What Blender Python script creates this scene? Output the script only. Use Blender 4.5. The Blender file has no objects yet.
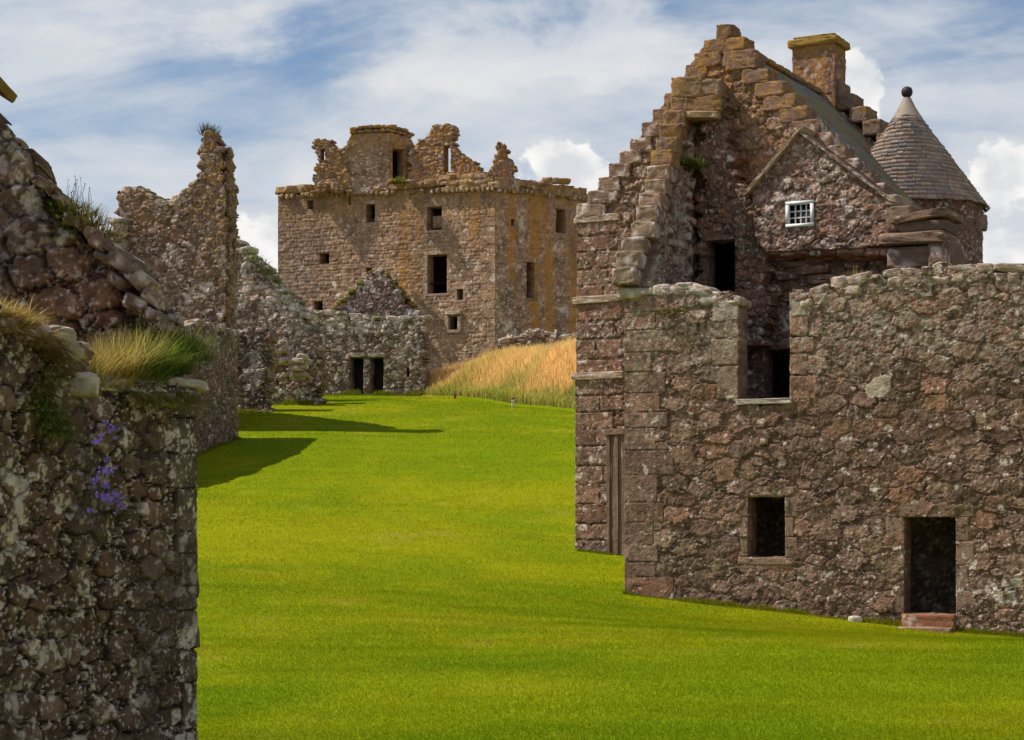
import bpy, math, random
import numpy as np
rad = math.radians
C = bpy.context.scene.collection
scene = bpy.context.scene
RNG = np.random.default_rng(7)
# ------------------------------------------------------------------ camera, world, sun, exposure
F, HY, EYE = 2000.0, 530.0, 1.7
cam_d = bpy.data.cameras.new('camera'); cam = bpy.data.objects.new('camera', cam_d); C.objects.link(cam)
cam.location = (0, 0, EYE); cam.rotation_euler = (rad(90), 0, 0)
cam_d.sensor_width = 36; cam_d.lens = 36*F/1024; cam_d.shift_y = (HY-370)/1024
cam_d.clip_start = 0.1; cam_d.clip_end = 5000
scene.camera = cam
SUN_EL, SUN_AZ = 53.0, -88.0            # azimuth measured from +Y (view direction) clockwise; negative = left
az = rad(SUN_AZ); el = rad(SUN_EL)
sund = bpy.data.lights.new('sun', 'SUN'); sund.energy = 5.0; sund.angle = rad(0.5); sund.color = (1.0, .94, .85)
sun = bpy.data.objects.new('sun', sund); C.objects.link(sun)
from mathutils import Vector
to_sun = Vector((math.sin(az)*math.cos(el), math.cos(az)*math.cos(el), math.sin(el)))
sun.rotation_euler = to_sun.to_track_quat('Z', 'Y').to_euler()
sun.location = to_sun*200
vs = scene.view_settings
scene.display_settings.display_device = 'sRGB'
vs.view_transform = 'Standard'; vs.look = 'None'; vs.gamma = 1; vs.use_curve_mapping = False
vs.exposure = 0.0
world = bpy.data.worlds.new('World'); scene.world = world; world.use_nodes = True

class NT:
    def __init__(s, tree): s.t = tree; s.n = tree.nodes; s.l = tree.links
    def new(s, typ, **kw):
        n = s.n.new(typ)
        for k, v in kw.items(): setattr(n, k, v)
        return n
    def put(s, sock, v):
        if isinstance(v, bpy.types.NodeSocket): s.l.new(v, sock)
        elif v is not None: sock.default_value = v
    def math(s, op, a, b=None, c=None, clamp=False):
        n = s.new('ShaderNodeMath', operation=op); n.use_clamp = clamp
        s.put(n.inputs[0], a); s.put(n.inputs[1], b); s.put(n.inputs[2], c); return n.outputs[0]
    def sep(s, v): n = s.new('ShaderNodeSeparateXYZ'); s.put(n.inputs[0], v); return n.outputs
    def comb(s, x, y, z):
        n = s.new('ShaderNodeCombineXYZ'); s.put(n.inputs[0], x); s.put(n.inputs[1], y); s.put(n.inputs[2], z); return n.outputs[0]
    def noise(s, v, scale, detail=4, rough=.5, dist=0.0):
        n = s.new('ShaderNodeTexNoise'); s.put(n.inputs['Vector'], v); n.inputs['Scale'].default_value = scale
        n.inputs['Detail'].default_value = detail; n.inputs['Roughness'].default_value = rough; n.inputs['Distortion'].default_value = dist
        return n.outputs[0]
    def ramp(s, v, lo, hi):
        n = s.new('ShaderNodeMapRange', interpolation_type='SMOOTHSTEP'); s.put(n.inputs[0], v); s.put(n.inputs[1], lo); s.put(n.inputs[2], hi)
        return n.outputs[0]
    def mix(s, f, a, b, blend='MIX'):
        n = s.new('ShaderNodeMix', data_type='RGBA', blend_type=blend); s.put(n.inputs['Factor'], f)
        s.put(n.inputs[6], a if isinstance(a, bpy.types.NodeSocket) else (*a, 1)); s.put(n.inputs[7], b if isinstance(b, bpy.types.NodeSocket) else (*b, 1))
        return n.outputs[2]

def build_world():
    t = NT(world.node_tree); t.n.clear()
    sky = t.new('ShaderNodeTexSky', sky_type='NISHITA'); sky.sun_disc = False
    sky.sun_elevation = el; sky.sun_rotation = az; sky.air_density = 1.0; sky.dust_density = 0.6; sky.ozone_density = 2.0
    d = t.new('ShaderNodeTexCoord').outputs['Generated']
    x, y, z = t.sep(d)[:3]
    yy = t.math('MAXIMUM', t.math('ABSOLUTE', y), .25)
    s_ = t.math('DIVIDE', x, yy); e_ = t.math('DIVIDE', z, yy)
    # high thin cloud: long streaks, tilted
    sl = t.math('ADD', e_, t.math('MULTIPLY', s_, -.13))
    v1 = t.comb(t.math('MULTIPLY', s_, 3.6), t.math('MULTIPLY', sl, 15.0), t.math('MULTIPLY', y, .6))
    n1 = t.noise(v1, 1.5, 8, .55, .5)
    v2 = t.comb(t.math('MULTIPLY', s_, 9.0), t.math('MULTIPLY', e_, 20.0), 3.7)
    n2 = t.noise(v2, 1.3, 8, .6, .3)
    low = t.ramp(e_, .30, .10)                       # denser veil towards the horizon
    cir = t.math('ADD', t.math('MULTIPLY', n1, .75), t.math('MULTIPLY', n2, .35))
    cir = t.math('ADD', cir, t.math('MULTIPLY', low, .17))
    cir = t.ramp(cir, .43, .76)
    cir = t.math('MULTIPLY', cir, .92)
    # cumulus heads standing low over the horizon, each in its own direction
    def head(px, py, rx, ry):
        a = t.math('DIVIDE', t.math('SUBTRACT', s_, (px-512)/F), rx/F)
        b = t.math('DIVIDE', t.math('SUBTRACT', e_, (HY-py)/F), ry/F)
        return t.math('SUBTRACT', 1.0, t.math('SQRT', t.math('ADD', t.math('MULTIPLY', a, a), t.math('MULTIPLY', b, b))))
    hs = [head(565, 192, 66, 60), head(1006, 176, 54, 42), head(850, 88, 34, 50), head(262, 262, 46, 60), head(620, 205, 90, 50), head(320, 300, 120, 60), head(1010, 250, 80, 26)]
    m = hs[0]
    for h in hs[1:]: m = t.math('MAXIMUM', m, h)
    v3 = t.comb(t.math('MULTIPLY', s_, 40.0), t.math('MULTIPLY', e_, 46.0), 1.3)
    n3 = t.noise(v3, 1.0, 7, .58)
    cum = t.ramp(t.math('ADD', m, t.math('MULTIPLY', t.math('SUBTRACT', n3, .5), 2.1)), .12, .34)
    n4 = t.noise(v3, .8, 5, .5)
    cumcol = t.mix(t.ramp(n4, .35, .62), (8.1, 8.4, 8.8), (11.3, 11.1, 10.8))
    skyc = t.mix(1.0, sky.outputs[0], (1.08, 1.14, 1.20), 'MULTIPLY')
    base = t.mix(cir, skyc, (8.1, 8.4, 8.8))
    # broken soft clouds high up
    v5 = t.comb(t.math('MULTIPLY', s_, 7.0), t.math('MULTIPLY', e_, 12.0), 9.1)
    pat_ = t.math('MAXIMUM', t.math('MAXIMUM', head(110, 40, 240, 75), head(560, 70, 320, 50)), 0.0)
    n5 = t.ramp(t.math('ADD', t.noise(v5, 1.2, 8, .6, .2), t.math('MULTIPLY', pat_, .22)), .55, .72)
    base = t.mix(t.math('MULTIPLY', n5, .62), base, (9.8, 9.7, 9.6))
    col = t.mix(cum, base, cumcol)
    bg = t.new('ShaderNodeBackground'); t.l.new(col, bg.inputs[0]); bg.inputs[1].default_value = .086
    o = t.new('ShaderNodeOutputWorld'); t.l.new(bg.outputs[0], o.inputs[0])
build_world()

# ------------------------------------------------------------------ numpy noise
def _h(ix, iy, iz, seed):
    n = (ix.astype(np.int64)*374761393 + iy.astype(np.int64)*668265263 + iz*2147483647 + seed*974634777) & 0xffffffff
    n = ((n ^ (n >> 13))*1274126177) & 0xffffffff
    n = ((n ^ (n >> 15))*2246822519) & 0xffffffff
    return ((n ^ (n >> 16)) & 0xffffff)/float(0xffffff)
def vn(x, y, seed=0):
    x = np.asarray(x, float); y = np.asarray(y, float)
    ix = np.floor(x); iy = np.floor(y); fx = x-ix; fy = y-iy
    fx = fx*fx*fx*(fx*(fx*6-15)+10); fy = fy*fy*fy*(fy*(fy*6-15)+10)
    a = _h(ix, iy, 0, seed); b = _h(ix+1, iy, 0, seed); c = _h(ix, iy+1, 0, seed); d = _h(ix+1, iy+1, 0, seed)
    return (a+(b-a)*fx)*(1-fy)+(c+(d-c)*fx)*fy
def fbm(x, y, seed=0, o=4, g=.5):
    r = 0; a = 1; t = 0
    for k in range(o):
        ca, sa = math.cos(.6*k), math.sin(.6*k)
        r = r+a*vn((x*ca-y*sa)*2**k, (x*sa+y*ca)*2**k, seed+k*17); t += a; a *= g
    return r/t
def ss(a, b, x):
    t = np.clip((x-a)/(b-a), 0, 1); return t*t*(3-2*t)
def lerp(a, b, t): return a+(b-a)*t
def spots(U, V, s, r, dens, seed):
    """round crusts: one candidate per lattice cell, present with probability dens"""
    x, y = U/s, V/s; x = x+(vn(x*2.3, y*2.3, seed+1)-.5)*.5; y = y+(vn(x*2.3+9, y*2.3, seed+2)-.5)*.5
    ix, iy = np.floor(x), np.floor(y); m = np.zeros(np.shape(x))
    for a in (-1, 0, 1):
        for b in (-1, 0, 1):
            cx, cy = ix+a, iy+b; px = cx+.15+.7*_h(cx, cy, 1, seed); py = cy+.15+.7*_h(cx, cy, 2, seed); on = _h(cx, cy, 3, seed) < dens
            rr = r*(.45+.9*_h(cx, cy, 4, seed)); d = np.hypot(x-px, y-py)/rr
            m = np.maximum(m, on*(1-ss(.65, 1.05, d))*(.55+.45*ss(.2, .6, d)))
    return m
def inpoly(x, y, poly):
    r = np.zeros(np.shape(x), bool); n = len(poly)
    for i in range(n):
        x0, y0 = poly[i]; x1, y1 = poly[(i+1) % n]
        if y0 == y1: continue
        c = ((y0 > y) != (y1 > y)) & (x < (x1-x0)*(y-y0)/(y1-y0)+x0)
        r ^= c
    return r

# ------------------------------------------------------------------ mesh helpers
def mk(name, V, quads=None, tris=None, col=None, mat=None, smooth=None, parent=None, loc=None):
    """V world coords; linked relative to the parent's (or own) location"""
    V = np.asarray(V, float)
    me = bpy.data.meshes.new(name)
    q = np.zeros((0, 4), int) if quads is None or len(quads) == 0 else np.asarray(quads, int)
    t = np.zeros((0, 3), int) if tris is None or len(tris) == 0 else np.asarray(tris, int)
    L = np.array(parent.location) if parent is not None and parent.parent is None else None
    if parent is not None and parent.parent is not None: L = np.array(parent.parent.location)
    if parent is None: L = np.array(loc if loc is not None else ((V[:, 0].min()+V[:, 0].max())/2, (V[:, 1].min()+V[:, 1].max())/2, V[:, 2].min()))
    W = (V-L).astype(np.float32)
    me.vertices.add(len(W)); me.vertices.foreach_set('co', W.ravel())
    nl = q.size+t.size; me.loops.add(nl); me.polygons.add(len(q)+len(t))
    me.loops.foreach_set('vertex_index', np.concatenate([q.ravel(), t.ravel()]).astype(np.int32))
    st = np.concatenate([np.arange(len(q))*4, q.size+np.arange(len(t))*3]).astype(np.int32)
    me.polygons.foreach_set('loop_start', st)
    if smooth is not None:
        s = np.full(len(q)+len(t), bool(smooth)) if np.isscalar(smooth) else np.asarray(smooth, bool)
        me.polygons.foreach_set('use_smooth', s)
    me.update(calc_edges=True); me.validate()
    if col is not None:
        a = me.color_attributes.new('Col', 'FLOAT_COLOR', 'POINT')
        c = np.ones((len(W), 4), np.float32); c[:, :3] = col
        if mat in STONES: c[:, :3] *= np.array((1.03, .968, .925))
        a.data.foreach_set('color', c.ravel())
    if mat: me.materials.append(mat)
    o = bpy.data.objects.new(name, me); C.objects.link(o)
    if parent is not None: o.parent = parent
    else: o.location = L
    return o
def thing(name, loc, label, cat, group=None):
    o = bpy.data.objects.new(name, None); C.objects.link(o); o.location = loc; o.empty_display_size = .3
    return tag(o, label, cat, group)
def tag(o, label=None, cat=None, group=None, kind=None):
    if label: o['label'] = label
    if cat: o['category'] = cat
    if group: o['group'] = group
    if kind: o['kind'] = kind
    return o
class MB:
    def __init__(s): s.V = []; s.Q = []; s.T = []; s.K = []; s.n = 0
    def add(s, V, Q=None, T=None, col=(.3, .3, .3)):
        V = np.asarray(V, float); s.V.append(V)
        if Q is not None and len(Q): s.Q.append(np.asarray(Q, int)+s.n)
        if T is not None and len(T): s.T.append(np.asarray(T, int)+s.n)
        c = np.empty((len(V), 3)); c[:] = col; s.K.append(c); s.n += len(V)
    def build(s, name, mat, parent=None, smooth=None, loc=None):
        return mk(name, np.concatenate(s.V), np.concatenate(s.Q) if s.Q else None, np.concatenate(s.T) if s.T else None, np.concatenate(s.K), mat, smooth, parent, loc)

# ------------------------------------------------------------------ materials
def attr_mat(name, rough=.95, spec=.08, nscale=30, var=.35, bump=.5, bdist=.02, trans=0.0, hue=None):
    m = bpy.data.materials.new(name); m.use_nodes = True; t = NT(m.node_tree); t.n.clear()
    a = t.new('ShaderNodeAttribute', attribute_name='Col').outputs['Color']
    co = t.new('ShaderNodeTexCoord').outputs['Object']
    n1 = t.noise(co, nscale, 6, .65); n2 = t.noise(co, nscale*.17, 4, .6)
    f = t.math('ADD', t.math('MULTIPLY', t.math('SUBTRACT', n1, .5), var*2.2), t.math('MULTIPLY', t.math('SUBTRACT', n2, .5), var*1.2))
    f = t.math('ADD', f, 1.0)
    col = t.new('ShaderNodeVectorMath', operation='SCALE'); t.l.new(a, col.inputs[0]); t.l.new(f, col.inputs['Scale'])
    p = t.new('ShaderNodeBsdfPrincipled'); t.l.new(col.outputs[0], p.inputs['Base Color'])
    p.inputs['Roughness'].default_value = rough; p.inputs['Specular IOR Level'].default_value = spec
    if bump:
        b = t.new('ShaderNodeBump'); b.inputs['Strength'].default_value = bump; b.inputs['Distance'].default_value = bdist
        t.l.new(t.math('ADD', n1, t.math('MULTIPLY', n2, 1.5)), b.inputs['Height']); t.l.new(b.outputs[0], p.inputs['Normal'])
    out = t.new('ShaderNodeOutputMaterial')
    if trans:
        tr = t.new('ShaderNodeBsdfTranslucent'); t.l.new(col.outputs[0], tr.inputs[0])
        mx = t.new('ShaderNodeMixShader'); mx.inputs[0].default_value = trans
        t.l.new(p.outputs[0], mx.inputs[1]); t.l.new(tr.outputs[0], mx.inputs[2]); t.l.new(mx.outputs[0], out.inputs[0])
    else: t.l.new(p.outputs[0], out.inputs[0])
    return m
M_STONE = attr_mat('weathered_sandstone', nscale=24, var=.55, bump=.9, bdist=.035)
M_STONE_FAR = attr_mat('far_sandstone', nscale=9, var=.5, bump=.5, bdist=.07)
M_STONE_NEAR = attr_mat('near_sandstone', nscale=70, var=.55, bump=.9, bdist=.012)
M_SLATE = attr_mat('stone_slate', rough=.7, spec=.3, nscale=14, var=.3, bump=.5, bdist=.01)
M_LEAF = attr_mat('leaf_blades', rough=.8, spec=.04, nscale=3, var=.1, bump=0, trans=.45)
M_LAWN = attr_mat('mown_turf', rough=.95, spec=.02, nscale=9, var=.30, bump=.9, bdist=.03)
M_PETAL = attr_mat('petals', rough=.6, spec=.2, nscale=3, var=.05, bump=0, trans=.3)
STONES = (M_STONE, M_STONE_FAR, M_STONE_NEAR, M_SLATE)
def plain(name, c, rough=.6, spec=.3, metal=0):
    m = bpy.data.materials.new(name); m.use_nodes = True; t = NT(m.node_tree); p = t.n['Principled BSDF']
    co = t.new('ShaderNodeTexCoord').outputs['Object']; n = t.noise(co, 12, 4)
    t.l.new(t.mix(n, tuple(.8*x for x in c), tuple(min(1, 1.15*x) for x in c)), p.inputs['Base Color'])
    p.inputs['Roughness'].default_value = rough; p.inputs['Specular IOR Level'].default_value = spec; p.inputs['Metallic'].default_value = metal
    return m
M_WHITE = plain('white_paint', (.78, .78, .76), .5)
M_GLASS = plain('dark_pane', (.012, .015, .02), .08, .6)
M_IRON = plain('old_iron', (.03, .025, .022), .6)
M_DARKOPENING = plain('dark_opening', (.035, .026, .02), .8)

# ------------------------------------------------------------------ planes of masonry
class Plane:
    def __init__(s, o, ang):
        s.o = np.array(o[:2], float); s.a = rad(ang); s.u = np.array((math.cos(s.a), math.sin(s.a))); s.n = np.array((math.sin(s.a), -math.cos(s.a)))
    def uz(s, px, py):
        k = (px-512)/F
        t = (k*s.o[1]-s.o[0])/(s.u[0]-k*s.u[1]); Y = s.o[1]+s.u[1]*t
        return (t, EYE+(HY-py)/F*Y)
    def poly(s, pts): return [s.uz(*p) for p in pts]
    def box(s, x0, y0, x1, y1):
        """axis aligned rectangle in the wall from two picture corners (top-left, bottom-right)"""
        xm = (x0+x1)/2; ym = (y0+y1)/2
        ua = s.uz(x0, ym)[0]; ub = s.uz(x1, ym)[0]
        return (ua, ub, s.uz(xm, y1)[1], s.uz(xm, y0)[1])
    def at(s, u, z, d=0.0):
        return (s.o[0]+s.u[0]*u+s.n[0]*d, s.o[1]+s.u[1]*u+s.n[1]*d, z)
    def shifted(s, d): 
        p = Plane(s.o+s.n*d, math.degrees(s.a)); return p
def PT(px, py, Y): return np.array(((px-512)/F*Y, Y, EYE+(HY-py)/F*Y))

def rubble(U, V, rmin, rmax, asp, seed, warp=.35, pw=1.6, slv=.75):
    if slv < 0: slv, warp = -slv, .2
    rng = np.random.default_rng(seed)
    u0, u1, v0, v1 = U.min()-rmax, U.max()+rmax, V.min()-rmax, V.max()+rmax
    A = (u1-u0)*(v1-v0)*asp
    n = int(A/(rmin*rmin)*.9)+60
    n = min(n, 60000)
    cu = rng.uniform(u0, u1, n); cv = rng.uniform(v0, v1, n)
    r = rmin+(rmax-rmin)*rng.random(n)**pw; r[:n//14] = rmax*rng.uniform(.7, 1, n//14); r[n//2:] = rmin*rng.uniform(.6, 1.2, n-n//2)
    o = np.argsort(-r); cu, cv, r = cu[o], cv[o], r[o]
    cs = rmax*1.6; grid = {}
    su, sv, sr = [], [], []
    for i in range(n):
        gx, gy = int((cu[i]-u0)/cs), int((cv[i]-v0)*asp/cs); ok = True
        for a in (-1, 0, 1):
            for b in (-1, 0, 1):
                for j in grid.get((gx+a, gy+b), ()):
                    d2 = (su[j]-cu[i])**2+((sv[j]-cv[i])*asp)**2
                    if d2 < (.74*(sr[j]+r[i]))**2: ok = False; break
                if not ok: break
            if not ok: break
        if ok:
            grid.setdefault((gx, gy), []).append(len(su)); su.append(cu[i]); sv.append(cv[i]); sr.append(r[i])
    su, sv, sr = np.array(su), np.array(sv), np.array(sr)
    k = 1.0/(rmin*2.6); k2 = 1.0/(rmin*.8)
    wu = U+(fbm(U*k, V*k, seed+3, 3)-.5)*rmin*warp*6.0+(fbm(U*k2, V*k2, seed+4, 2)-.5)*rmin*warp*1.8
    wv = V+(fbm(U*k+31, V*k, seed+5, 3)-.5)*rmin*warp*4.4+(fbm(U*k2+17, V*k2, seed+6, 2)-.5)*rmin*warp*1.5
    sa = asp*(.82+rng.random(len(sr))*.25+slv*(1-ss(rmin, rmax*.6, sr)))
    idx = np.zeros(U.shape, int); e = np.zeros(U.shape)
    T = 28; nr, nc = U.shape
    for i in range(0, nr, T):
        for j in range(0, nc, T):
            a = wu[i:i+T, j:j+T]; b = wv[i:i+T, j:j+T]
            m = rmax*2.2
            c = np.nonzero((su > a.min()-m) & (su < a.max()+m) & (sv > b.min()-m) & (sv < b.max()+m))[0]
            if len(c) < 2: c = np.argsort((su-a.mean())**2+(sv-b.mean())**2)[:6]
            d = np.sqrt((a[..., None]-su[c])**2+((b[..., None]-sv[c])*sa[c])**2)/sr[c]
            p = np.argpartition(d, 1, axis=-1)[..., :2]
            dd = np.take_along_axis(d, p, -1); sw = dd[..., 0] > dd[..., 1]
            i1 = np.where(sw, p[..., 1], p[..., 0]); f1 = dd.min(-1); f2 = dd.max(-1)
            idx[i:i+T, j:j+T] = c[i1]; e[i:i+T, j:j+T] = (f2-f1)*sr[c[i1]]*.5
    return idx, e, su, sv, ss(rmin, rmax*.55, sr)
def coursed(U, V, hmin, hmax, wmin, wmax, seed, warp=.3):
    rng = np.random.default_rng(seed)
    k = 1/(hmax*1.5)
    wu = U+(fbm(U*k, V*k, seed+3, 3)-.5)*hmin*warp*2.2; wv = V+(fbm(U*k*.5+31, V*k, seed+5, 3)-.5)*hmin*warp*2.6
    rows = [wv.min()-hmax]
    while rows[-1] < wv.max()+hmax: rows.append(rows[-1]+rng.uniform(hmin, hmax))
    rows = np.array(rows); ri = np.clip(np.searchsorted(rows, wv)-1, 0, len(rows)-2)
    idx = np.zeros(U.shape, int); e = np.zeros(U.shape); su, sv = [], []
    for r in range(len(rows)-1):
        m = ri == r
        b = [wu.min()-wmax*rng.random()-.01]
        while b[-1] < wu.max()+wmax: b.append(b[-1]+rng.uniform(wmin, wmax))
        b = np.array(b); base = len(su)
        su += list((b[1:]+b[:-1])/2); sv += [(rows[r]+rows[r+1])/2]*(len(b)-1)
        if not m.any(): continue
        x = wu[m]; ci = np.clip(np.searchsorted(b, x)-1, 0, len(b)-2)
        idx[m] = base+ci
        e[m] = np.minimum(np.minimum(x-b[ci], b[ci+1]-x), np.minimum(wv[m]-rows[r], rows[r+1]-wv[m]))
    return idx, e, np.array(su), np.array(sv), np.ones(len(su))

RED = [(.235, .150, .105), (.27, .185, .135), (.205, .140, .105), (.30, .225, .165), (.215, .180, .150), (.26, .165, .115), (.17, .125, .10)]
GREY = [(.25, .22, .18), (.22, .185, .155), (.28, .24, .19), (.20, .165, .14), (.30, .27, .22), (.235, .175, .135)]
DARK = [(.15, .115, .09), (.18, .135, .105), (.21, .165, .13), (.14, .11, .09), (.20, .17, .14)]
KEEPC = [(.36, .27, .18), (.31, .235, .165), (.41, .31, .21), (.35, .28, .205), (.29, .215, .15)]
LICH = np.array((.64, .565, .515)); ORANGE = np.array((.40, .20, .035)); OCHRE = np.array((.34, .195, .055)); MOSS = np.array((.10, .13, .03))
def red(p): return [(a*1.08, b*.925, c*.90) for a, b, c in p]
RED, GREY, DARK, KEEPC = red(RED), red(GREY), red(DARK), red(KEEPC)

def wall(name, pl, poly, thick, sp, pat, parent=None, holes=(), clip=None, quoins=(), pal=RED, mortar=(.14, .11, .085), amp=.05, wround=.05,
         lich=.25, lscale=.13, paint=None, seed=1, mat=None, flat=False, mapf=None, special=(), rag=True, spu=None, jit=.22, mort_w=.022, loc=None, back=True, filled=1.0):
    spu = spu or sp
    pu = [p[0] for p in poly]; pz = [p[1] for p in poly]; pad = .25 if rag else 0.0
    u0, u1, z0, z1 = min(pu)-pad, max(pu)+pad, min(pz), max(pz)+pad
    if clip is not None:
        cu = [p[0] for p in clip]; cz = [p[1] for p in clip]
        u0, u1, z0, z1 = max(u0, min(cu)), min(u1, max(cu)), max(z0, min(cz)), min(z1, max(cz))
    nu = max(2, int(math.ceil((u1-u0)/spu))); nv = max(2, int(math.ceil((z1-z0)/sp)))
    us = np.linspace(u0, u1, nu+1); zs = np.linspace(z0, z1, nv+1)
    # snap grid lines to opening edges so that reveals are crisp
    for h in holes:
        for v, arr in ((h[0], us), (h[1], us), (h[2], zs), (h[3], zs)):
            if arr[0] < v < arr[-1]:
                i = int(np.argmin(abs(arr-v))); 
                if 0 < i < len(arr)-1: arr[i] = v
    U, V = np.meshgrid(us, zs)
    if pat[0] == 'rubble': idx, e, su, sv, big = rubble(U, V, *pat[1:4], seed, slv=pat[4] if len(pat) > 4 else .75)
    else: idx, e, su, sv, big = coursed(U, V, *pat[1:5], seed)
    rng = np.random.default_rng(seed+99)
    ns = len(su)
    isq = np.zeros(U.shape, bool)
    su, sv = list(su), list(sv); spcol = {}
    for q in quoins:
        g = .012
        w1 = (fbm(U*5, V*5, seed+71, 3)-.5)*.05
        d = np.minimum(np.minimum(U-q[0], q[1]-U), np.minimum(V-q[2], q[3]-V))+w1*.5
        m = d > 0
        idx[m] = len(su); e[m] = d[m]; isq |= m; su.append((q[0]+q[1])/2); sv.append((q[2]+q[3])/2)
        if len(q) > 4: spcol[len(su)-1] = q[4]
    for poly_s, c in special:
        w1 = (fbm(U*6, V*6, seed+73, 3)-.5)*.06; m = inpoly(U+w1, V+w1, poly_s)
        cx = np.mean([p[0] for p in poly_s]); cz_ = np.mean([p[1] for p in poly_s]); R = max(p[0] for p in poly_s)-min(p[0] for p in poly_s)
        isq |= m; idx[m] = len(su); e[m] = np.clip(.5*R-np.hypot(U-cx, V-cz_), .03, 1)[m]; su.append(cx); sv.append(cz_); spcol[len(su)-1] = c
    su, sv = np.array(su), np.array(sv); big = np.concatenate([big, np.ones(len(su)-len(big))]); ns = len(su)
    r1, r2, r3 = rng.random(ns), rng.random(ns), rng.random(ns); tu = rng.normal(0, 1, ns); tv = rng.normal(0, 1, ns)
    du = U-su[idx]; dv = V-sv[idx]
    fill = ss(.44, .60, fbm(U*1.15+5, V*1.5, seed+91, 3))*np.where(isq, .3, .85)*filled
    prof = ss(0, 1, e/np.where(isq, wround*.45, wround)); prof = lerp(prof, .55+.35*prof, fill)
    f1 = fbm(U*3.1/ max(pat[2], .15)*.3, V*3.1/max(pat[2], .15)*.3, seed+11, 4); f2 = fbm(U*9/max(pat[2], .15)*.3, V*9/max(pat[2], .15)*.3, seed+13, 3)
    f3 = fbm(U*26/max(pat[2], .15)*.3, V*26/max(pat[2], .15)*.3, seed+17, 3)
    H = amp*(prof*(.42+np.where(isq, .40, .60*r1[idx]))*(.35+.65*big[idx])-.55)+amp*1.5*np.clip(tu[idx]*du*.9+tv[idx]*dv*.9, -.3, .3)*prof*np.where(isq, .15, 1)
    rq = np.where(isq, .45, 1); H = H+amp*.6*(f1-.5)*rq+amp*.75*(f2-.5)*rq+amp*.5*(f3-.5)*rq
    pal = np.array(pal)
    sc = pal[(r2*len(pal)).astype(int) % len(pal)]*(1+(r3[:, None]-.5)*2*jit)
    for k_, c in spcol.items(): sc[k_] = c
    sc = lerp(sc, pal.mean(0), .25)
    f4 = fbm(U*13, V*17, seed+19, 4)
    base = lerp(sc[idx], pal.mean(0)*.95, (fill*.45)[..., None])
    col = base*(.30+.40*f1[..., None]+.50*f2[..., None]+.50*f4[..., None])
    col = lerp(col, col*.45, (ss(.60, .74, fbm(U*9+3, V*13, seed+29, 4))*.6)[..., None])
    mm = (1-ss(mort_w*.4, mort_w*1.5, e))[..., None]*(np.where(isq, .75, .9)*(1-.80*fill))[..., None]
    col = lerp(col, np.array(mortar)*(.7+.6*f2[..., None]), mm)
    # pale crust lichen in blotches and round spots
    L = fbm(U/lscale*.35, V/lscale*.35, seed+21, 4)+.10*(r1[idx]-.5)
    fine = fbm(U/lscale*1.6, V/lscale*1.6, seed+23, 4)
    lv = lich(U, V) if callable(lich) else lich
    lm = ss(.0, .06, (L*.62+fine*.38)-(.80-.42*lv))
    col = lerp(col, LICH*(.75+.45*fine[..., None]), (lm*.82)[..., None]*(1-mm*.6))
    col = col*(1-.30*ss(.52, .66, fbm(U/lscale*.8+7, V/lscale*.8, seed+83, 4)))[..., None]
    for sc_, rr_, dn in ((lscale*.42, .34, .9), (lscale*1.1, .30, .55), (lscale*2.3, .26, .62)):
        sm_ = spots(U, V, sc_, rr_, np.clip(dn*(lv*.85+.13), 0, 1), seed+int(sc_*1000))
        col = lerp(col, LICH*(.8+.4*fine[..., None]), (sm_*.9*ss(.30, .5, fine))[..., None])
    if paint: col = paint(U, V, col, dict(f1=f1, f2=f2, fine=fine, e=e, r=r1[idx], seed=seed, mm=mm))
    # which cells exist
    ci = idx[:-1, :-1]
    cu_, cz_ = (us[:-1]+us[1:])/2, (zs[:-1]+zs[1:])/2; CU, CZ = np.meshgrid(cu_, cz_)
    if rag:
        sin = inpoly(su, sv, poly); mask = sin[ci]
        # only let whole stones decide close to the outline
    else: mask = inpoly(CU, CZ, poly)
    if clip is not None: mask &= inpoly(CU, CZ, clip)
    for h in holes: mask &= ~((CU > h[0]) & (CU < h[1]) & (CZ > h[2]) & (CZ < h[3]))
    W = nu+1; vid = np.arange((nu+1)*(nv+1)).reshape(nv+1, nu+1)
    a = vid[:-1, :-1][mask]; b = vid[:-1, 1:][mask]; c = vid[1:, 1:][mask]; d = vid[1:, :-1][mask]
    front = np.stack([a, b, c, d], 1)
    Mp = np.pad(mask, 1)
    cen = Mp[1:-1, 1:-1]
    eds = []
    for sl, (p, q) in (((slice(0, -2), slice(1, -1)), (vid[:-1, :-1], vid[:-1, 1:])),   # below is empty
                       ((slice(2, None), slice(1, -1)), (vid[1:, 1:], vid[1:, :-1])),
                       ((slice(1, -1), slice(0, -2)), (vid[1:, :-1], vid[:-1, :-1])),
                       ((slice(1, -1), slice(2, None)), (vid[:-1, 1:], vid[1:, 1:]))):
        m = cen & ~Mp[sl]; eds.append(np.stack([p[m], q[m]], 1))
    eds = np.concatenate(eds)
    if mapf is None:
        def mapf(u, z, h): return np.stack([pl.o[0]+pl.u[0]*u+pl.n[0]*h, pl.o[1]+pl.u[1]*u+pl.n[1]*h, z], -1)
    Uf, Vf, Hf = U.ravel(), V.ravel(), H.ravel(); Cf = col.reshape(-1, 3)
    used = np.unique(np.concatenate([front.ravel(), eds.ravel()])); re = np.full(Uf.size, -1); re[used] = np.arange(len(used))
    PV = [mapf(Uf[used], Vf[used], Hf[used])]; PC = [Cf[used]]; n = len(used)
    bv = np.unique(eds.ravel())
    SEG = 4; layers = [re]
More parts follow.
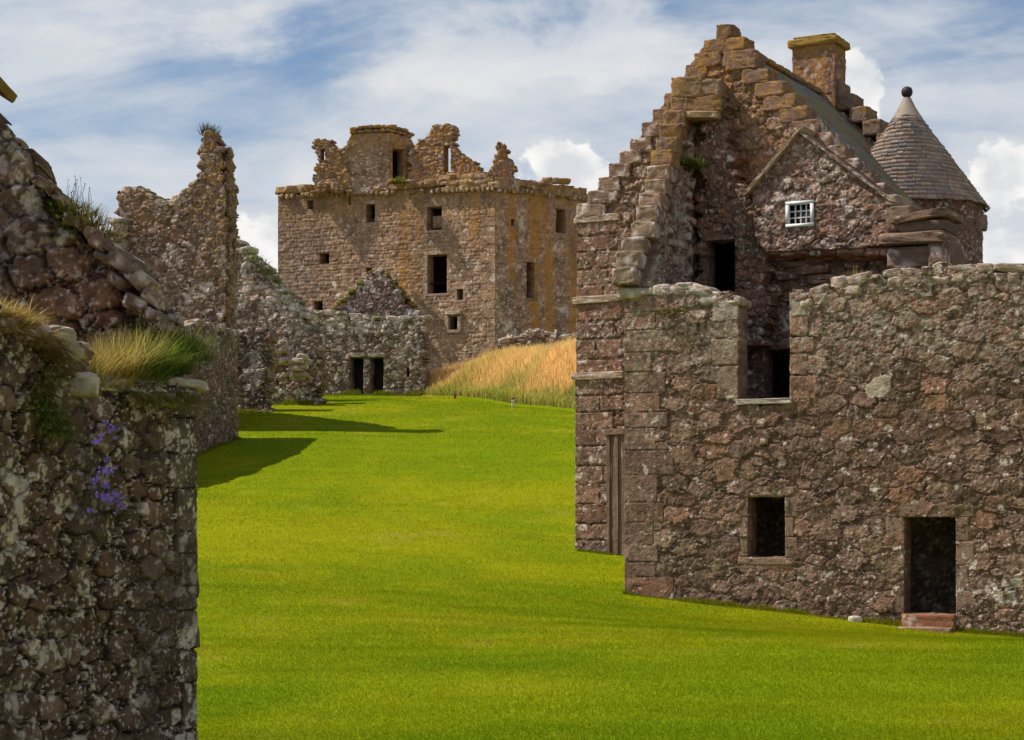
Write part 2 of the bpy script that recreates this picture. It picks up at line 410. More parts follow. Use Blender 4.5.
    for s_ in range(1, SEG+1):
        rr = np.full(Uf.size, -1); rr[bv] = n+np.arange(len(bv)); n += len(bv)
        dep = -thick*(s_/SEG)
        jx = 0 if s_ == SEG else (fbm(Uf[bv]*2.7+s_*3.3, Vf[bv]*2.7, seed+41, 2)-.5)*.06
        ja = 0 if s_ == SEG or not rag else amp*.9
        q1, q2 = fbm(Uf[bv]*4+s_*5.1, Vf[bv]*4, seed+45, 3)-.5, fbm(Uf[bv]*4-s_*4.3, Vf[bv]*4+9, seed+46, 3)-.5
        PV.append(mapf(Uf[bv]+ja*2*q1, Vf[bv]+jx+ja*2*q2, np.full(len(bv), dep)))
        PC.append(lerp(Cf[bv], np.array(pal).mean(0), .75 if s_ else 0)*(.35+1.1*fbm(Uf[bv]*5+s_*7.7, Vf[bv]*5, seed+43, 3))[:, None]); layers.append(rr)
    quads = [re[front]]; ns_ = len(front)
    for s_ in range(SEG):
        A, B = layers[s_], layers[s_+1]
        quads.append(np.stack([A[eds[:, 1]], A[eds[:, 0]], B[eds[:, 0]], B[eds[:, 1]]], 1))
    if back:
        B = layers[-1]; st = cen & ~Mp[1:-1, :-2]; en = cen & ~Mp[1:-1, 2:]
        js, is_ = np.nonzero(st); je, ie = np.nonzero(en)
        quads.append(np.stack([B[vid[je, ie+1]], B[vid[js, is_]], B[vid[js+1, is_]], B[vid[je+1, ie+1]]], 1))
        bad = (quads[-1] < 0).any(1); quads[-1] = quads[-1][~bad]
    Q = np.concatenate(quads); sm = np.zeros(len(Q), bool); sm[:ns_] = not flat
    return mk(name, np.concatenate(PV), Q, None, np.concatenate(PC), mat or M_STONE, sm, parent, loc)

# ------------------------------------------------------------------ loose stones
_cub = {}
def cube_sphere(n):
    if n in _cub: return _cub[n]
    g = np.linspace(-1, 1, n+1); g = np.sign(g)*abs(g)**.55; pts = {}; V = []; Q = []
    def vid(p):
        k = tuple(np.round(p, 5)); 
        if k not in pts: pts[k] = len(V); V.append(p)
        return pts[k]
    for ax in range(3):
        for s in (-1, 1):
            for i in range(n):
                for j in range(n):
                    f = []
                    for (a, b) in ((i, j), (i+1, j), (i+1, j+1), (i, j+1)):
                        p = [0, 0, 0]; p[ax] = s; p[(ax+1) % 3] = g[a]; p[(ax+2) % 3] = g[b]; f.append(vid(p))
                    Q.append(f if s > 0 else f[::-1])
    _cub[n] = (np.array(V, float), np.array(Q)); return _cub[n]
def rock(mb, c, size, rz=0., col=(.3, .25, .2), p=6., rough=.10, n=6, tilt=0., lich=.4, lcol=LICH, seed=None):
    n = n+3 if n > 5 else n+1
    p = p*2.2 if p >= 8 else p
    V, Q = cube_sphere(n); seed = int(RNG.integers(1e6)) if seed is None else seed
    q = V/((abs(V)**p).sum(1)**(1/p))[:, None]
    o = RNG.uniform(-50, 50)
    f = (fbm(q[:, 0]*1.5+o, q[:, 1]*1.5+q[:, 2]*2.1+o, seed, 3)-.5); f2 = fbm(q[:, 0]*3.3+o+q[:, 1]*1.7, q[:, 2]*3.3-q[:, 1]*1.1+o, seed+7, 3)-.5
    f3 = fbm(q[:, 0]*6.3+o-q[:, 1]*5.1, q[:, 2]*6.7+q[:, 1]*4.3-o, seed+9, 2)-.5
    if rough > .025:
        q = q/abs(q).max(0)
        nc = 7 if p < 8 else 4
        for _ in range(nc):       # split faces and knocked-off corners
            w = RNG.normal(0, 1, 3); w /= np.linalg.norm(w); ex = abs(w).sum()
            lim = ex*RNG.uniform(.62, .9) if p < 8 else ex*RNG.uniform(.82, .98)
            dd = q@w-lim; q = q-np.clip(dd, 0, None)[:, None]*w*.92
    q = q*(1+rough*(1.3 if p < 8 else .6)*f+rough*1.0*f2+rough*1.3*f3)[:, None]
    q = q*np.array(size)/2
    ct, st = math.cos(tilt), math.sin(tilt); q = np.stack([q[:, 0]*ct-q[:, 2]*st, q[:, 1], q[:, 0]*st+q[:, 2]*ct], 1)
    cz, sz = math.cos(rz), math.sin(rz); q = np.stack([q[:, 0]*cz-q[:, 1]*sz, q[:, 0]*sz+q[:, 1]*cz, q[:, 2]], 1)
    W = q+np.array(c)
    s = 2.2/max(.12, min(size))*.35
    l = ss(.0, .08, fbm(W[:, 0]*s*3+o, (W[:, 2]+W[:, 1])*s*3+o, seed+3, 4)-(.72-.34*lich))
    cc = np.array(col)*(.55+.45*(f2+.5)+.45*(f3+.5))[:, None]
    cc = lerp(cc, np.array(lcol)*(.85+.3*(f+.5))[:, None], (l*.8)[:, None])
    mb.add(W, Q, None, cc)
def pick(pal): return np.array(pal[int(RNG.integers(len(pal)))])*RNG.uniform(.8, 1.25)

def copestones(mb, pl, pts, sz=(.25, .5), hh=(.12, .22), thick=.8, pal=GREY, lich=.5, rows=1, lcol=LICH, n=6, emb=.35, nd=2):
    """irregular stones laid along a ruined wall head given as (u,z) points in plane pl"""
    P_ = np.array(pts)
    seg = np.hypot(*np.diff(P_, axis=0).T); cum = np.concatenate([[0], np.cumsum(seg)])
    s = 0
    while s < cum[-1]:
        w = RNG.uniform(*sz); h = RNG.uniform(*hh); m = min(s+w/2, cum[-1])
        u = np.interp(m, cum, P_[:, 0]); z = np.interp(m, cum, P_[:, 1])
        k = min(max(np.searchsorted(cum, m)-1, 0), len(seg)-1); tl = math.atan2(P_[k+1, 1]-P_[k, 1], P_[k+1, 0]-P_[k, 0])
        if abs(tl) > .9: tl = 0
        for d in range(nd):
            dep = -thick/nd*(d+.5)+RNG.uniform(-.03, .05)
            rock(mb, pl.at(u, z+h*(.5-emb)+RNG.uniform(-.02, .03), dep), (w*1.02, thick/nd*1.05, h), pl.a+RNG.uniform(-.08, .08), pick(pal), RNG.uniform(3.2, 6), .12, n, tl*.6+RNG.uniform(-.07, .07), lich, lcol)
        s += w

# ================================================================== THE GROUND
_py = np.array([-600, -50, 16, 30, 42, 45, 51, 60, 72, 85, 103, 120, 150, 900.]); _pz = np.array([-2, 0, 0, .10, .36, .52, 1.40, 2.75, 5.0, 6.75, 8.72, 9.6, 10, 10.])
_fy = np.arange(-600, 900, .5); _fz = np.interp(_fy, _py, _pz)
_k = np.exp(-.5*(np.arange(-16, 17)/6.)**2); _k /= _k.sum(); _fz = np.convolve(np.pad(_fz, 16, 'edge'), _k, 'valid')
E0, E1 = np.array((-4.0, 100.)), np.array((2.75, 85.))
_ed = (E1-E0)/np.hypot(*(E1-E0)); _en = np.array((-_ed[1], _ed[0]))
if _en[1] < 0: _en = -_en
def bank_d(X, Y):
    a = (X-E0[0])*_ed[0]+(Y-E0[1])*_ed[1]; d = (X-E0[0])*_en[0]+(Y-E0[1])*_en[1]
    return a, d+(-.9*np.exp(-((a-4)/5.)**2))
def ground(X, Y):
    X = np.asarray(X, float); Y = np.asarray(Y, float)
    z = np.interp(Y, _fy, _fz)
    z = z-.07*np.clip(X+2, -4, 14)*ss(26, 42, Y)*(1-ss(50, 66, Y))
    z = z+.10*ss(1, 5, X)*ss(46, 51, Y)*(1-ss(52, 60, Y))
    a, d = bank_d(X, Y)
    z = z+ss(-.3, 2.6, d)*np.clip(1.15+.10*a, .5, 5)*ss(-9, -4, a)
    z = z+.16*(fbm(X*.13, Y*.13, 5, 3)-.5)*ss(14, 24, Y)+.05*(fbm(X*.5, Y*.5, 6, 2)-.5)
    return z
def turf_col(X, Y):
    a = fbm(X*.16, Y*.10, 41, 5); b = fbm(X*.55+4, Y*.32, 43, 4); c = fbm(X*1.9, Y*1.1, 45, 3)
    g = np.array((.162, .212, .003)); y = np.array((.235, .248, .004)); s = np.array((.29, .255, .03)); dk = np.array((.135, .202, .003))
    a = np.asarray(a); col = lerp(g, y, ss(.34, .66, a*.55+b*.45)[..., None])
    col = col*(1+.10*ss(45, 20, Y))[..., None]; col = lerp(col, dk, (ss(.50, .74, fbm(X*.3+9, Y*.25, 47, 4))*.6)[..., None])
    st_ = fbm(X*.25+Y*.05, Y*1.6, 49, 3); col = col*(.90+.20*st_)[..., None]
    col = lerp(col, s, (ss(.60, .78, b*.5+c*.5)*.45)[..., None])
    return col
def build_ground():
    def axis(lo, hi, step, far):
        a = np.arange(lo, hi+step, step); g = [step]; out = []; x = hi
        while x < far: g.append(g[-1]*1.35); x += g[-1]; out.append(x)
        g = [step]; out2 = []; x = lo
        while x > -far: g.append(g[-1]*1.35); x -= g[-1]; out2.append(x)
        return np.array(out2[::-1]+list(a)+out)
    xs = axis(-18, 16, .2, 800); ys = axis(4, 116, .2, 900)
    X, Y = np.meshgrid(xs, ys); Z = ground(X, Y)
    far = np.maximum(np.hypot(X, Y-60)-150, 0); Z = Z-far*.25*ss(0, 200, far)
    n = len(xs); v = np.arange(X.size).reshape(X.shape)
    Q = np.stack([v[:-1, :-1].ravel(), v[:-1, 1:].ravel(), v[1:, 1:].ravel(), v[1:, :-1].ravel()], 1)
    c = turf_col(X, Y); a, d = bank_d(X, Y)
    c = lerp(c, np.array((.50, .37, .13)), (ss(0, 1.2, d)*ss(-8, -1, a)*ss(80, 84, Y))[..., None])
    out = np.clip(ss(12, 20, abs(X))+ss(8, 2, Y)+ss(112, 120, Y), 0, 1)*ss(.1, .5, .35+fbm(X*.2, Y*.2, 53, 3)*.5)      # ground out of view dulled to earth tones, to cut green bounce light
    c = lerp(c, np.array((.17, .14, .09))*(.7+.6*fbm(X*.4, Y*.4, 55, 3))[..., None], out[..., None]*.85)
    o = mk('ground', np.stack([X.ravel(), Y.ravel(), Z.ravel()], 1), Q, None, c.reshape(-1, 3), M_LAWN, True, None, (0, 0, 0))
    tag(o, kind='structure')
build_ground()

def blades(X, Y, Z, H, Wd, col, tip=1.25, lean=.5, name='grass', mat=M_LEAF, two=False):
    n = len(X); th = RNG.uniform(0, 2*np.pi, n); ln = RNG.normal(0, lean, n)*H; la = RNG.uniform(0, 2*np.pi, n)
    dx, dy = np.cos(th)*Wd/2, np.sin(th)*Wd/2
    b1 = np.stack([X-dx, Y-dy, Z-.01], 1); b2 = np.stack([X+dx, Y+dy, Z-.01], 1)
    t = np.stack([X+np.cos(la)*ln, Y+np.sin(la)*ln, Z+H], 1)
    if two:
        m1 = np.stack([X-dx*.9+np.cos(la)*ln*.35, Y-dy*.9+np.sin(la)*ln*.35, Z+H*.6], 1); m2 = np.stack([X+dx*.9+np.cos(la)*ln*.35, Y+dy*.9+np.sin(la)*ln*.35, Z+H*.6], 1)
        V = np.stack([b1, b2, m2, m1, t], 1).reshape(-1, 3); i = np.arange(n)*5
        Q = np.stack([i, i+1, i+2, i+3], 1); T = np.stack([i+3, i+2, i+4], 1)
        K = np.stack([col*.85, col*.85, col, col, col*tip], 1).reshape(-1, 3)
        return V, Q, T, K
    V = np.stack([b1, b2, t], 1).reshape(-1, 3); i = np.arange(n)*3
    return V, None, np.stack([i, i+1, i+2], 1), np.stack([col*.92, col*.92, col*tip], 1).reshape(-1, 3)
def build_lawn():
    n = 1300000
    Y = 14.5*(112/14.5)**(RNG.random(n)**1.15)
    half = .30*Y; X = RNG.uniform(-1, 1, n)*half
    a, d = bank_d(X, Y); k = (d < .1) | (Y < 80); X, Y = X[k], Y[k]
    h = RNG.uniform(.014, .034, len(X))*(1+.5*fbm(X*.9, Y*.9, 61, 3)); w = .004+.00015*Y
    c = turf_col(X, Y)*RNG.uniform(.82, 1.18, len(X))[:, None]
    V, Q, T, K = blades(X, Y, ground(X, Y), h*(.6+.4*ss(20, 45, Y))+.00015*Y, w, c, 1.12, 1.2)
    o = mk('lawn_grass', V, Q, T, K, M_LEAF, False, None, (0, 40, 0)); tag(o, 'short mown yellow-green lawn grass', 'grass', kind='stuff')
build_lawn()
def build_fringe():
    u = []; 
    for (x0, y0, x1, y1, n) in ((2.5, 44.45, 10.9, 41.1, 9000), (1.7, 51.1, 2.6, 50.7, 1200), (-12.9, 56.6, -9.85, 71.9, 5000), (-11.9, 85.6, -10.2, 85.3, 1500), (-11.5, 90.6, -8.9, 90.0, 2500), (-10.9, 102.8, -4.6, 101.4, 5000)):
        t_ = RNG.random(n); d = abs(RNG.normal(0, .09, n)); L = math.hypot(x1-x0, y1-y0); nx, ny = (y1-y0)/L, -(x1-x0)/L
        k = ss(.30, .62, fbm(t_*L*1.3, t_*0+n*.01, 77, 3)); sc = 1+(y0 > 70)*1.2
        u.append(np.stack([x0+(x1-x0)*t_+nx*d*sc, y0+(y1-y0)*t_+ny*d*sc, (.03+.12*k*np.exp(-d*5))*RNG.uniform(.6, 1.3, n)*sc, .010+0*t_+.00016*y0], 1))
    u = np.concatenate(u); c = turf_col(u[:, 0], u[:, 1])*RNG.uniform(.6, 1.1, len(u))[:, None]; dry = RNG.random(len(u)) < .18; c[dry] = np.array((.36, .27, .09))
    V, Q, T, K = blades(u[:, 0], u[:, 1], ground(u[:, 0], u[:, 1]), u[:, 2], u[:, 3], c, 1.15, .45)
    tag(mk('verge_grass', V, Q, T, K, M_LEAF, False, None, (0, 60, 0)), 'longer uncut grass along the feet of the walls', 'grass', kind='stuff')
build_fringe()
def build_bank():
    n = 190000
    a_ = RNG.uniform(-3.5, 26, n); d_ = RNG.uniform(-.1, 17, n)**1.0
    X = E0[0]+_ed[0]*a_+_en[0]*d_; Y = E0[1]+_ed[1]*a_+_en[1]*d_
    a, d = bank_d(X, Y); k = (d > .0) & (X > -4.7-.0*Y) & (X < 9); X, Y, d = X[k], Y[k], d[k]
    g = ss(.42, .0, d/2.6+.5*(fbm(X*.8, Y*.8, 71, 3)-.5))          # greener foot
    p = fbm(X*.5, Y*.5, 73, 4)
    gold = lerp(np.array((.84, .60, .26)), np.array((.72, .54, .20)), ss(.4, .6, p)[:, None])
    gold = lerp(gold, np.array((.42, .38, .06)), (ss(.55, .75, fbm(X*.35+5, Y*.35, 75, 3))*.30)[:, None])
    col = lerp(gold, np.array((.30, .36, .03)), (g*.7)[:, None])*RNG.uniform(.75, 1.3, len(X))[:, None]
    h = RNG.uniform(.5, 1.15, len(X))*(.55+.8*p)*(.5+.5*ss(0, 1.5, d))
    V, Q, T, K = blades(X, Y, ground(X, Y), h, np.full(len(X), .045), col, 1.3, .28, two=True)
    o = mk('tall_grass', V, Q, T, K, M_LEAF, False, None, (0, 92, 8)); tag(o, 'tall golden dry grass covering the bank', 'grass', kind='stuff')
build_bank()

def zrel(px, py, Y): return PT(px, py, Y)[2]

def surround(pl, b, parent, cc, w=.22, proud=.03, name='window_surround', mat=None, dep=.30, sill=True, blocks=2, p=10):
    mb = MB(); u0, u1, z0, z1 = b; r = lambda: np.array(cc)*RNG.uniform(.82, 1.15); d = proud-dep/2
    def blk(a0, a1, c0, c1, dd=0): rock(mb, pl.at((a0+a1)/2, (c0+c1)/2, d+dd), (a1-a0-.008, dep, c1-c0-.008), pl.a, r(), p, .05, 8, 0, .08)
    blk(u0-w*1.2, u1+w*1.2, z1, z1+w)
    if sill: blk(u0-w*.9, u1+w*.9, z0-w*.7, z0, .015)
    zz = np.linspace(z0, z1, blocks+1)
    for k in range(blocks):
        a = w*(1.25 if k % 2 else .8); blk(u0-a, u0, zz[k], zz[k+1]); a = w*(.8 if k % 2 else 1.2); blk(u1, u1+a, zz[k], zz[k+1])
    return mb.build(name, mat or M_STONE, parent, True)

# ================================================================== RIGHT: ROOFLESS FRONT WING
A_FW = -22.0
FWp = Plane((2.51, 44.5), A_FW)
# masonry paint for the lodging: orange on high stones, darker foot
def paint_fw(U, V, col, k):
    t = ss(4.6, 5.6, V+.6*(k['f1']-.5))
    col = lerp(col, np.array((.40, .35, .27)), (t*ss(.45, .62, k['fine'])*.55)[..., None])
    m = ss(.60, .74, fbm(U*.9, V*.9, k['seed']+61, 4))*ss(.5, .65, k['fine'])
    col = lerp(col, MOSS*1.4, (m*.35)[..., None])
    return col
FWC = red([(.218, .165, .120), (.245, .172, .120), (.210, .158, .120), (.232, .184, .142), (.198, .154, .124), (.26, .162, .105), (.218, .172, .134), (.172, .130, .102), (.135, .098, .078), (.29, .225, .178)])
def lich_fw(U, V):
    return .03+.40*ss(2.2, .6, V)*ss(3.0, 6.0, U)*ss(.30, .55, fbm(U*.8, V*.8, 15, 3)*1.0)+.16*ss(5.0, 6.6, V)
def build_wing():
    root = thing('roofless_wing', FWp.at(0, 0, 0), 'roofless brown rubble wing with window, doorway and a gap in its wall head', 'ruined building')
    bx = FWp.box
    gap_l, gap_r, gap_b, _ = bx(738.5, 300, 789.5, 399)
    win = bx(748, 497, 785, 557); door = bx(904.5, 517, 956, 614)
    poly = FWp.poly([(622, 640), (622, 292), (640, 293), (670, 292), (700, 289), (712, 296), (712, 302), (738, 302), (738.5, 399), (789.5, 399), (790, 300), (806, 297), (830, 287), (870, 277), (900, 272), (950, 269), (1024, 270), (1110, 268), (1110, 660), (622, 660)])
    cl = [(0, -1.2), (FWp.uz(1105, 400)[0], -1.2), (FWp.uz(1105, 400)[0], 9), (0, 9)]
    qs = []
    # corner quoins (picture rows), long and short
    ys = [296, 312, 330, 352, 372, 393, 412, 428, 450, 475, 502, 522, 545, 562, 577, 600]
    for i in range(len(ys)-1):
        w = (46, 34, 52, 30, 44, 38)[i % 6]
        if 450 < ys[i] < 560: w = (36, 42, 32)[i % 3]
        qs.append(bx(622, ys[i], 622+w, ys[i+1]))
        qs[-1] = (-.05, *qs[-1][1:])
    c1 = (.30, .20, .145)
    for i, (a, b) in enumerate(((300, 321), (322, 338), (339, 365), (366, 399))): 
        w = (26, 24, 27, 22)[i]; qs.append(bx(738.5-w, a, 738.5, b)+((.44, .40, .32) if i == 0 else (.29, .21, .155),))
    for i, (a, b) in enumerate(((298, 316), (317, 336), (337, 353), (354, 375), (376, 399))):
        w = (21, 19, 25, 18, 26)[i]; qs.append(bx(789.5, a, 789.5+w, b)+((.42, .38, .30) if i == 0 else (.33, .19, .125),))
    d1 = (.27, .185, .135)
    sp = [(FWp.poly([(865, 388), (874, 379), (886, 374), (892, 377), (890, 390), (882, 397), (868, 397)]), (.66, .56, .45)),
          (FWp.poly([(716, 470), (730, 466), (739, 480), (718, 482)]), (.34, .20, .12)), (FWp.poly([(668, 447), (690, 446), (696, 460), (676, 464)]), (.27, .17, .12)),
          (FWp.poly([(828, 418), (850, 417), (853, 432), (838, 436)]), (.26, .16, .09)), (FWp.poly([(975, 412), (987, 413), (986, 424), (977, 424)]), (.36, .27, .16))]
    hol = [win, door, (gap_l, gap_r, gap_b, 12.)]
    wall('wall', FWp, poly, .72, .0165, ('rubble', .05, .37, 1.65), root, filled=.8, holes=hol, clip=cl, quoins=qs, special=sp, lich=lich_fw, paint=paint_fw, pal=FWC, mortar=(.15, .105, .080), amp=.046, wround=.026, jit=.20, mort_w=.012, seed=11, mat=M_STONE)
    surround(FWp, win, root, (.245, .168, .122), .24, .004, blocks=3); surround(FWp, door, root, (.235, .162, .12), .32, .004, 'doorway_surround', sill=False, blocks=4)
    # wall-head stones
    mb = MB()
    copestones(mb, FWp, FWp.poly([(640, 293), (664, 293), (700, 289), (712, 298), (736, 302)]), (.28, .55), (.16, .26), .9, [(.40, .36, .29), (.34, .29, .23), (.30, .24, .18)], .55)
    for (x, y, w, h) in ((696, 291, 30, 12), (684, 287, 26, 10), (664, 291, 20, 12), (709, 299, 24, 14)):
        u, z = FWp.uz(x, y); rock(mb, FWp.at(u, z, -.4), (w*.0222, .9, h*.0222), FWp.a, (.42, .38, .31), 4, .12, 7, 0, .5)
    mb.build('coping', M_STONE, root, True); mb = MB()
    copestones(mb, FWp, FWp.poly([(792, 302), (806, 300), (830, 290), (870, 280), (900, 275), (950, 271), (1024, 272), (1105, 270)]), (.25, .85), (.13, .36), .7, [(.33, .27, .205), (.27, .195, .145), (.30, .235, .18), (.23, .165, .125)], .5, n=7, emb=.2)
    copestones(mb, FWp, FWp.poly([(800, 306), (830, 297), (870, 286), (920, 280), (1024, 277), (1105, 276)]), (.25, .6), (.16, .26), .9, [(.36, .29, .22), (.30, .23, .18), (.34, .28, .22)], .45, n=7, emb=.5)
    mb.build('coping', M_STONE, root, True)
    # pale sill of the gap, flush blocks round door and window
    mb = MB(); u, z = FWp.uz(764, 400); rock(mb, FWp.at(u, z-.03, -.40), (1.24, .95, .12), FWp.a, (.46, .42, .36), 12, .05, 9, 0, .5); mb.build('sill', M_STONE, root, True)
    # door threshold, red sandstone step
    mb = MB(); u = (door[0]+door[1])/2; rock(mb, FWp.at(u, door[2]-.25, -.22), (1.10, .9, .50), FWp.a, (.27, .13, .075), 12, .06, 9, 0, .0); 
    rock(mb, FWp.at(u-.08, door[2]-.40, .30), (1.2, .5, .28), FWp.a, (.30, .19, .13), 9, .07, 8, 0, .1); mb.build('threshold', M_STONE, root, True)
    # vault floor that covers the ground storey, and its dark back wall
    mb = MB()
    zt = gap_b-.10; P_ = [FWp.at(u_, zt-dz, d) for dz in (0, .3) for (u_, d) in ((.2, -.93), (13.2, -.93), (13.2, -5.3), (.2, -5.3))]
    mb.add(P_, [(0, 1, 2, 3), (7, 6, 5, 4), (0, 4, 5, 1), (1, 5, 6, 2), (2, 6, 7, 3), (3, 7, 4, 0)], None, (.16, .12, .09)); mb.build('upper_floor', M_STONE, root)
    pb = FWp.shifted(-3.2); wall('inner_wall', pb, [(.2, -1), (13, -1), (13, zt-.32), (.2, zt-.32)], .4, .05, ('rubble', .1, .3, 1.5), root, pal=GREY, lich=.3, rag=False, seed=77)
    # right end return wall, out of the picture
    pe = Plane(FWp.at(13.0, 0, 0)[:2], A_FW+90); wall('end_wall', pe, [(.9, -1), (6, -1), (6, 6), (.9, 6)], .8, .12, ('rubble', .15, .4, 1.5), root, rag=False, seed=78)
    # ------- the skew gable that climbs back to the lodging
    o_out = np.array((2.55, 44.62)); A_LG = 73.5
    th = .50; nrm = np.array((math.sin(rad(A_LG)), -math.cos(rad(A_LG))))
    LG = Plane(o_out+nrm*th, A_LG); Ln = 5.45
    zf, zb = 7.45, 12.25
    lt = [(.0, -.5), (.0, zf-.55), (.0, zf-.30)]
    for i in range(12): lt.append((Ln*(i+.5)/12, zf-.35+(zb-zf)*(i+.5)/12))
    lt += [(Ln, zb), (Ln, -.5)]
    def paint_lg(U, V, col, k):
        col = lerp(col, np.array((.36, .34, .29)), (.55*ss(.42, .62, fbm(U*1.3, V*1.3, 91, 4)))[..., None]*(1-k['mm']*.5))
        return lerp(col, np.array((.34, .24, .15)), (.6*ss(9.6, 11.5, V))[..., None])
    wall('gable_wall', LG, lt, th, .025, ('rubble', .075, .24, 1.5), root, pal=GREY+RED[:3], lich=.42, paint=paint_lg, amp=.11, seed=31, mat=M_STONE, rag=False, wround=.03, mort_w=.014)
    outer = Plane(o_out, A_LG)
    for i in range(13):
        f = i/12.; u = .10+(Ln-.35)*f; z = zf+(zb-zf)*f-.12
        mb = MB(); cc = lerp(np.array((.31, .235, .17)), np.array((.25, .145, .075)), f*RNG.uniform(.5, 1.1))
        sh = -.30 if f < .25 else 0.0
        c = outer.at(u, z, .16+sh*.5)
        rock(mb, c, (.86+RNG.uniform(-.05, .08), .54, .38+RNG.uniform(-.04, .05)), rad(A_LG)+RNG.uniform(-.06, .06), cc*RNG.uniform(.85, 1.15), 9, .08, 9, RNG.uniform(-.03, .03), .45, LICH if f < .6 else OCHRE*1.1)
        mb.build('crow_step', M_STONE, root, True)
    mb = MB(); rock(mb, outer.at(.0, zf-.48, .12), (.62, .5, .28), rad(A_LG-90), (.36, .31, .22), 5, .06, 8, 0, .4); mb.build('skewputt', M_STONE, root, True)
    # stub of the flue on top of the skew gable
    pc = Plane(PT(672, 100, 49.1)[:2], A_FW+4)
    st = MB()
    for (x0, y0, x1, y1, cc) in ((671, 77, 703, 98, (.28, .175, .09)), (690, 80, 722, 97, (.27, .19, .13)), (684, 97, 722, 113, (.28, .175, .095)), (671, 97, 688, 114, (.26, .175, .115))):
        b = pc.box(x0, y0, x1, y1); rock(st, pc.at((b[0]+b[1])/2, (b[2]+b[3])/2, -.45), (b[1]-b[0], 1.05, b[3]-b[2]), pc.a, cc, 9, .09, 9, RNG.uniform(-.03, .03), .32, OCHRE)
    b = pc.box(680, 113, 720, 119); rock(st, pc.at((b[0]+b[1])/2, (b[2]+b[3])/2, -.38), (b[1]-b[0], 1.25, .16), pc.a, (.42, .29, .16), 10, .05, 8, -.06, .3)
    st.build('flue_stub', M_STONE, root, True)
    rb = MB()
    # loose lit stones of the broken reveal
    for (x, y, w, h) in ((686, 236, 16, 9), (680, 246, 19, 8), (688, 254, 14, 11), (671, 243, 14, 7), (676, 262, 18, 11), (690, 229, 13, 8), (697, 220, 15, 7), (684, 222, 12, 7), (700, 208, 18, 6), (694, 196, 17, 6), (703, 186, 14, 6), (690, 272, 12, 9), (668, 232, 12, 7), (699, 167, 13, 6), (706, 158, 12, 6), (697, 145, 14, 5)):
        u, z = LG.uz(min(x, 688), y); u = min(u, Ln-.05)
        rock(rb, LG.at(u+RNG.uniform(-.25, .1), z, -.05), (RNG.uniform(.35, .8), .34, h*.024), LG.a+RNG.uniform(-.15, .15), np.array((.40, .32, .24))*RNG.uniform(.8, 1.1), 5, .10, 7, RNG.uniform(-.1, .1), .5)
    rb.build('broken_reveal', M_STONE, root, True)
    return root
build_wing()

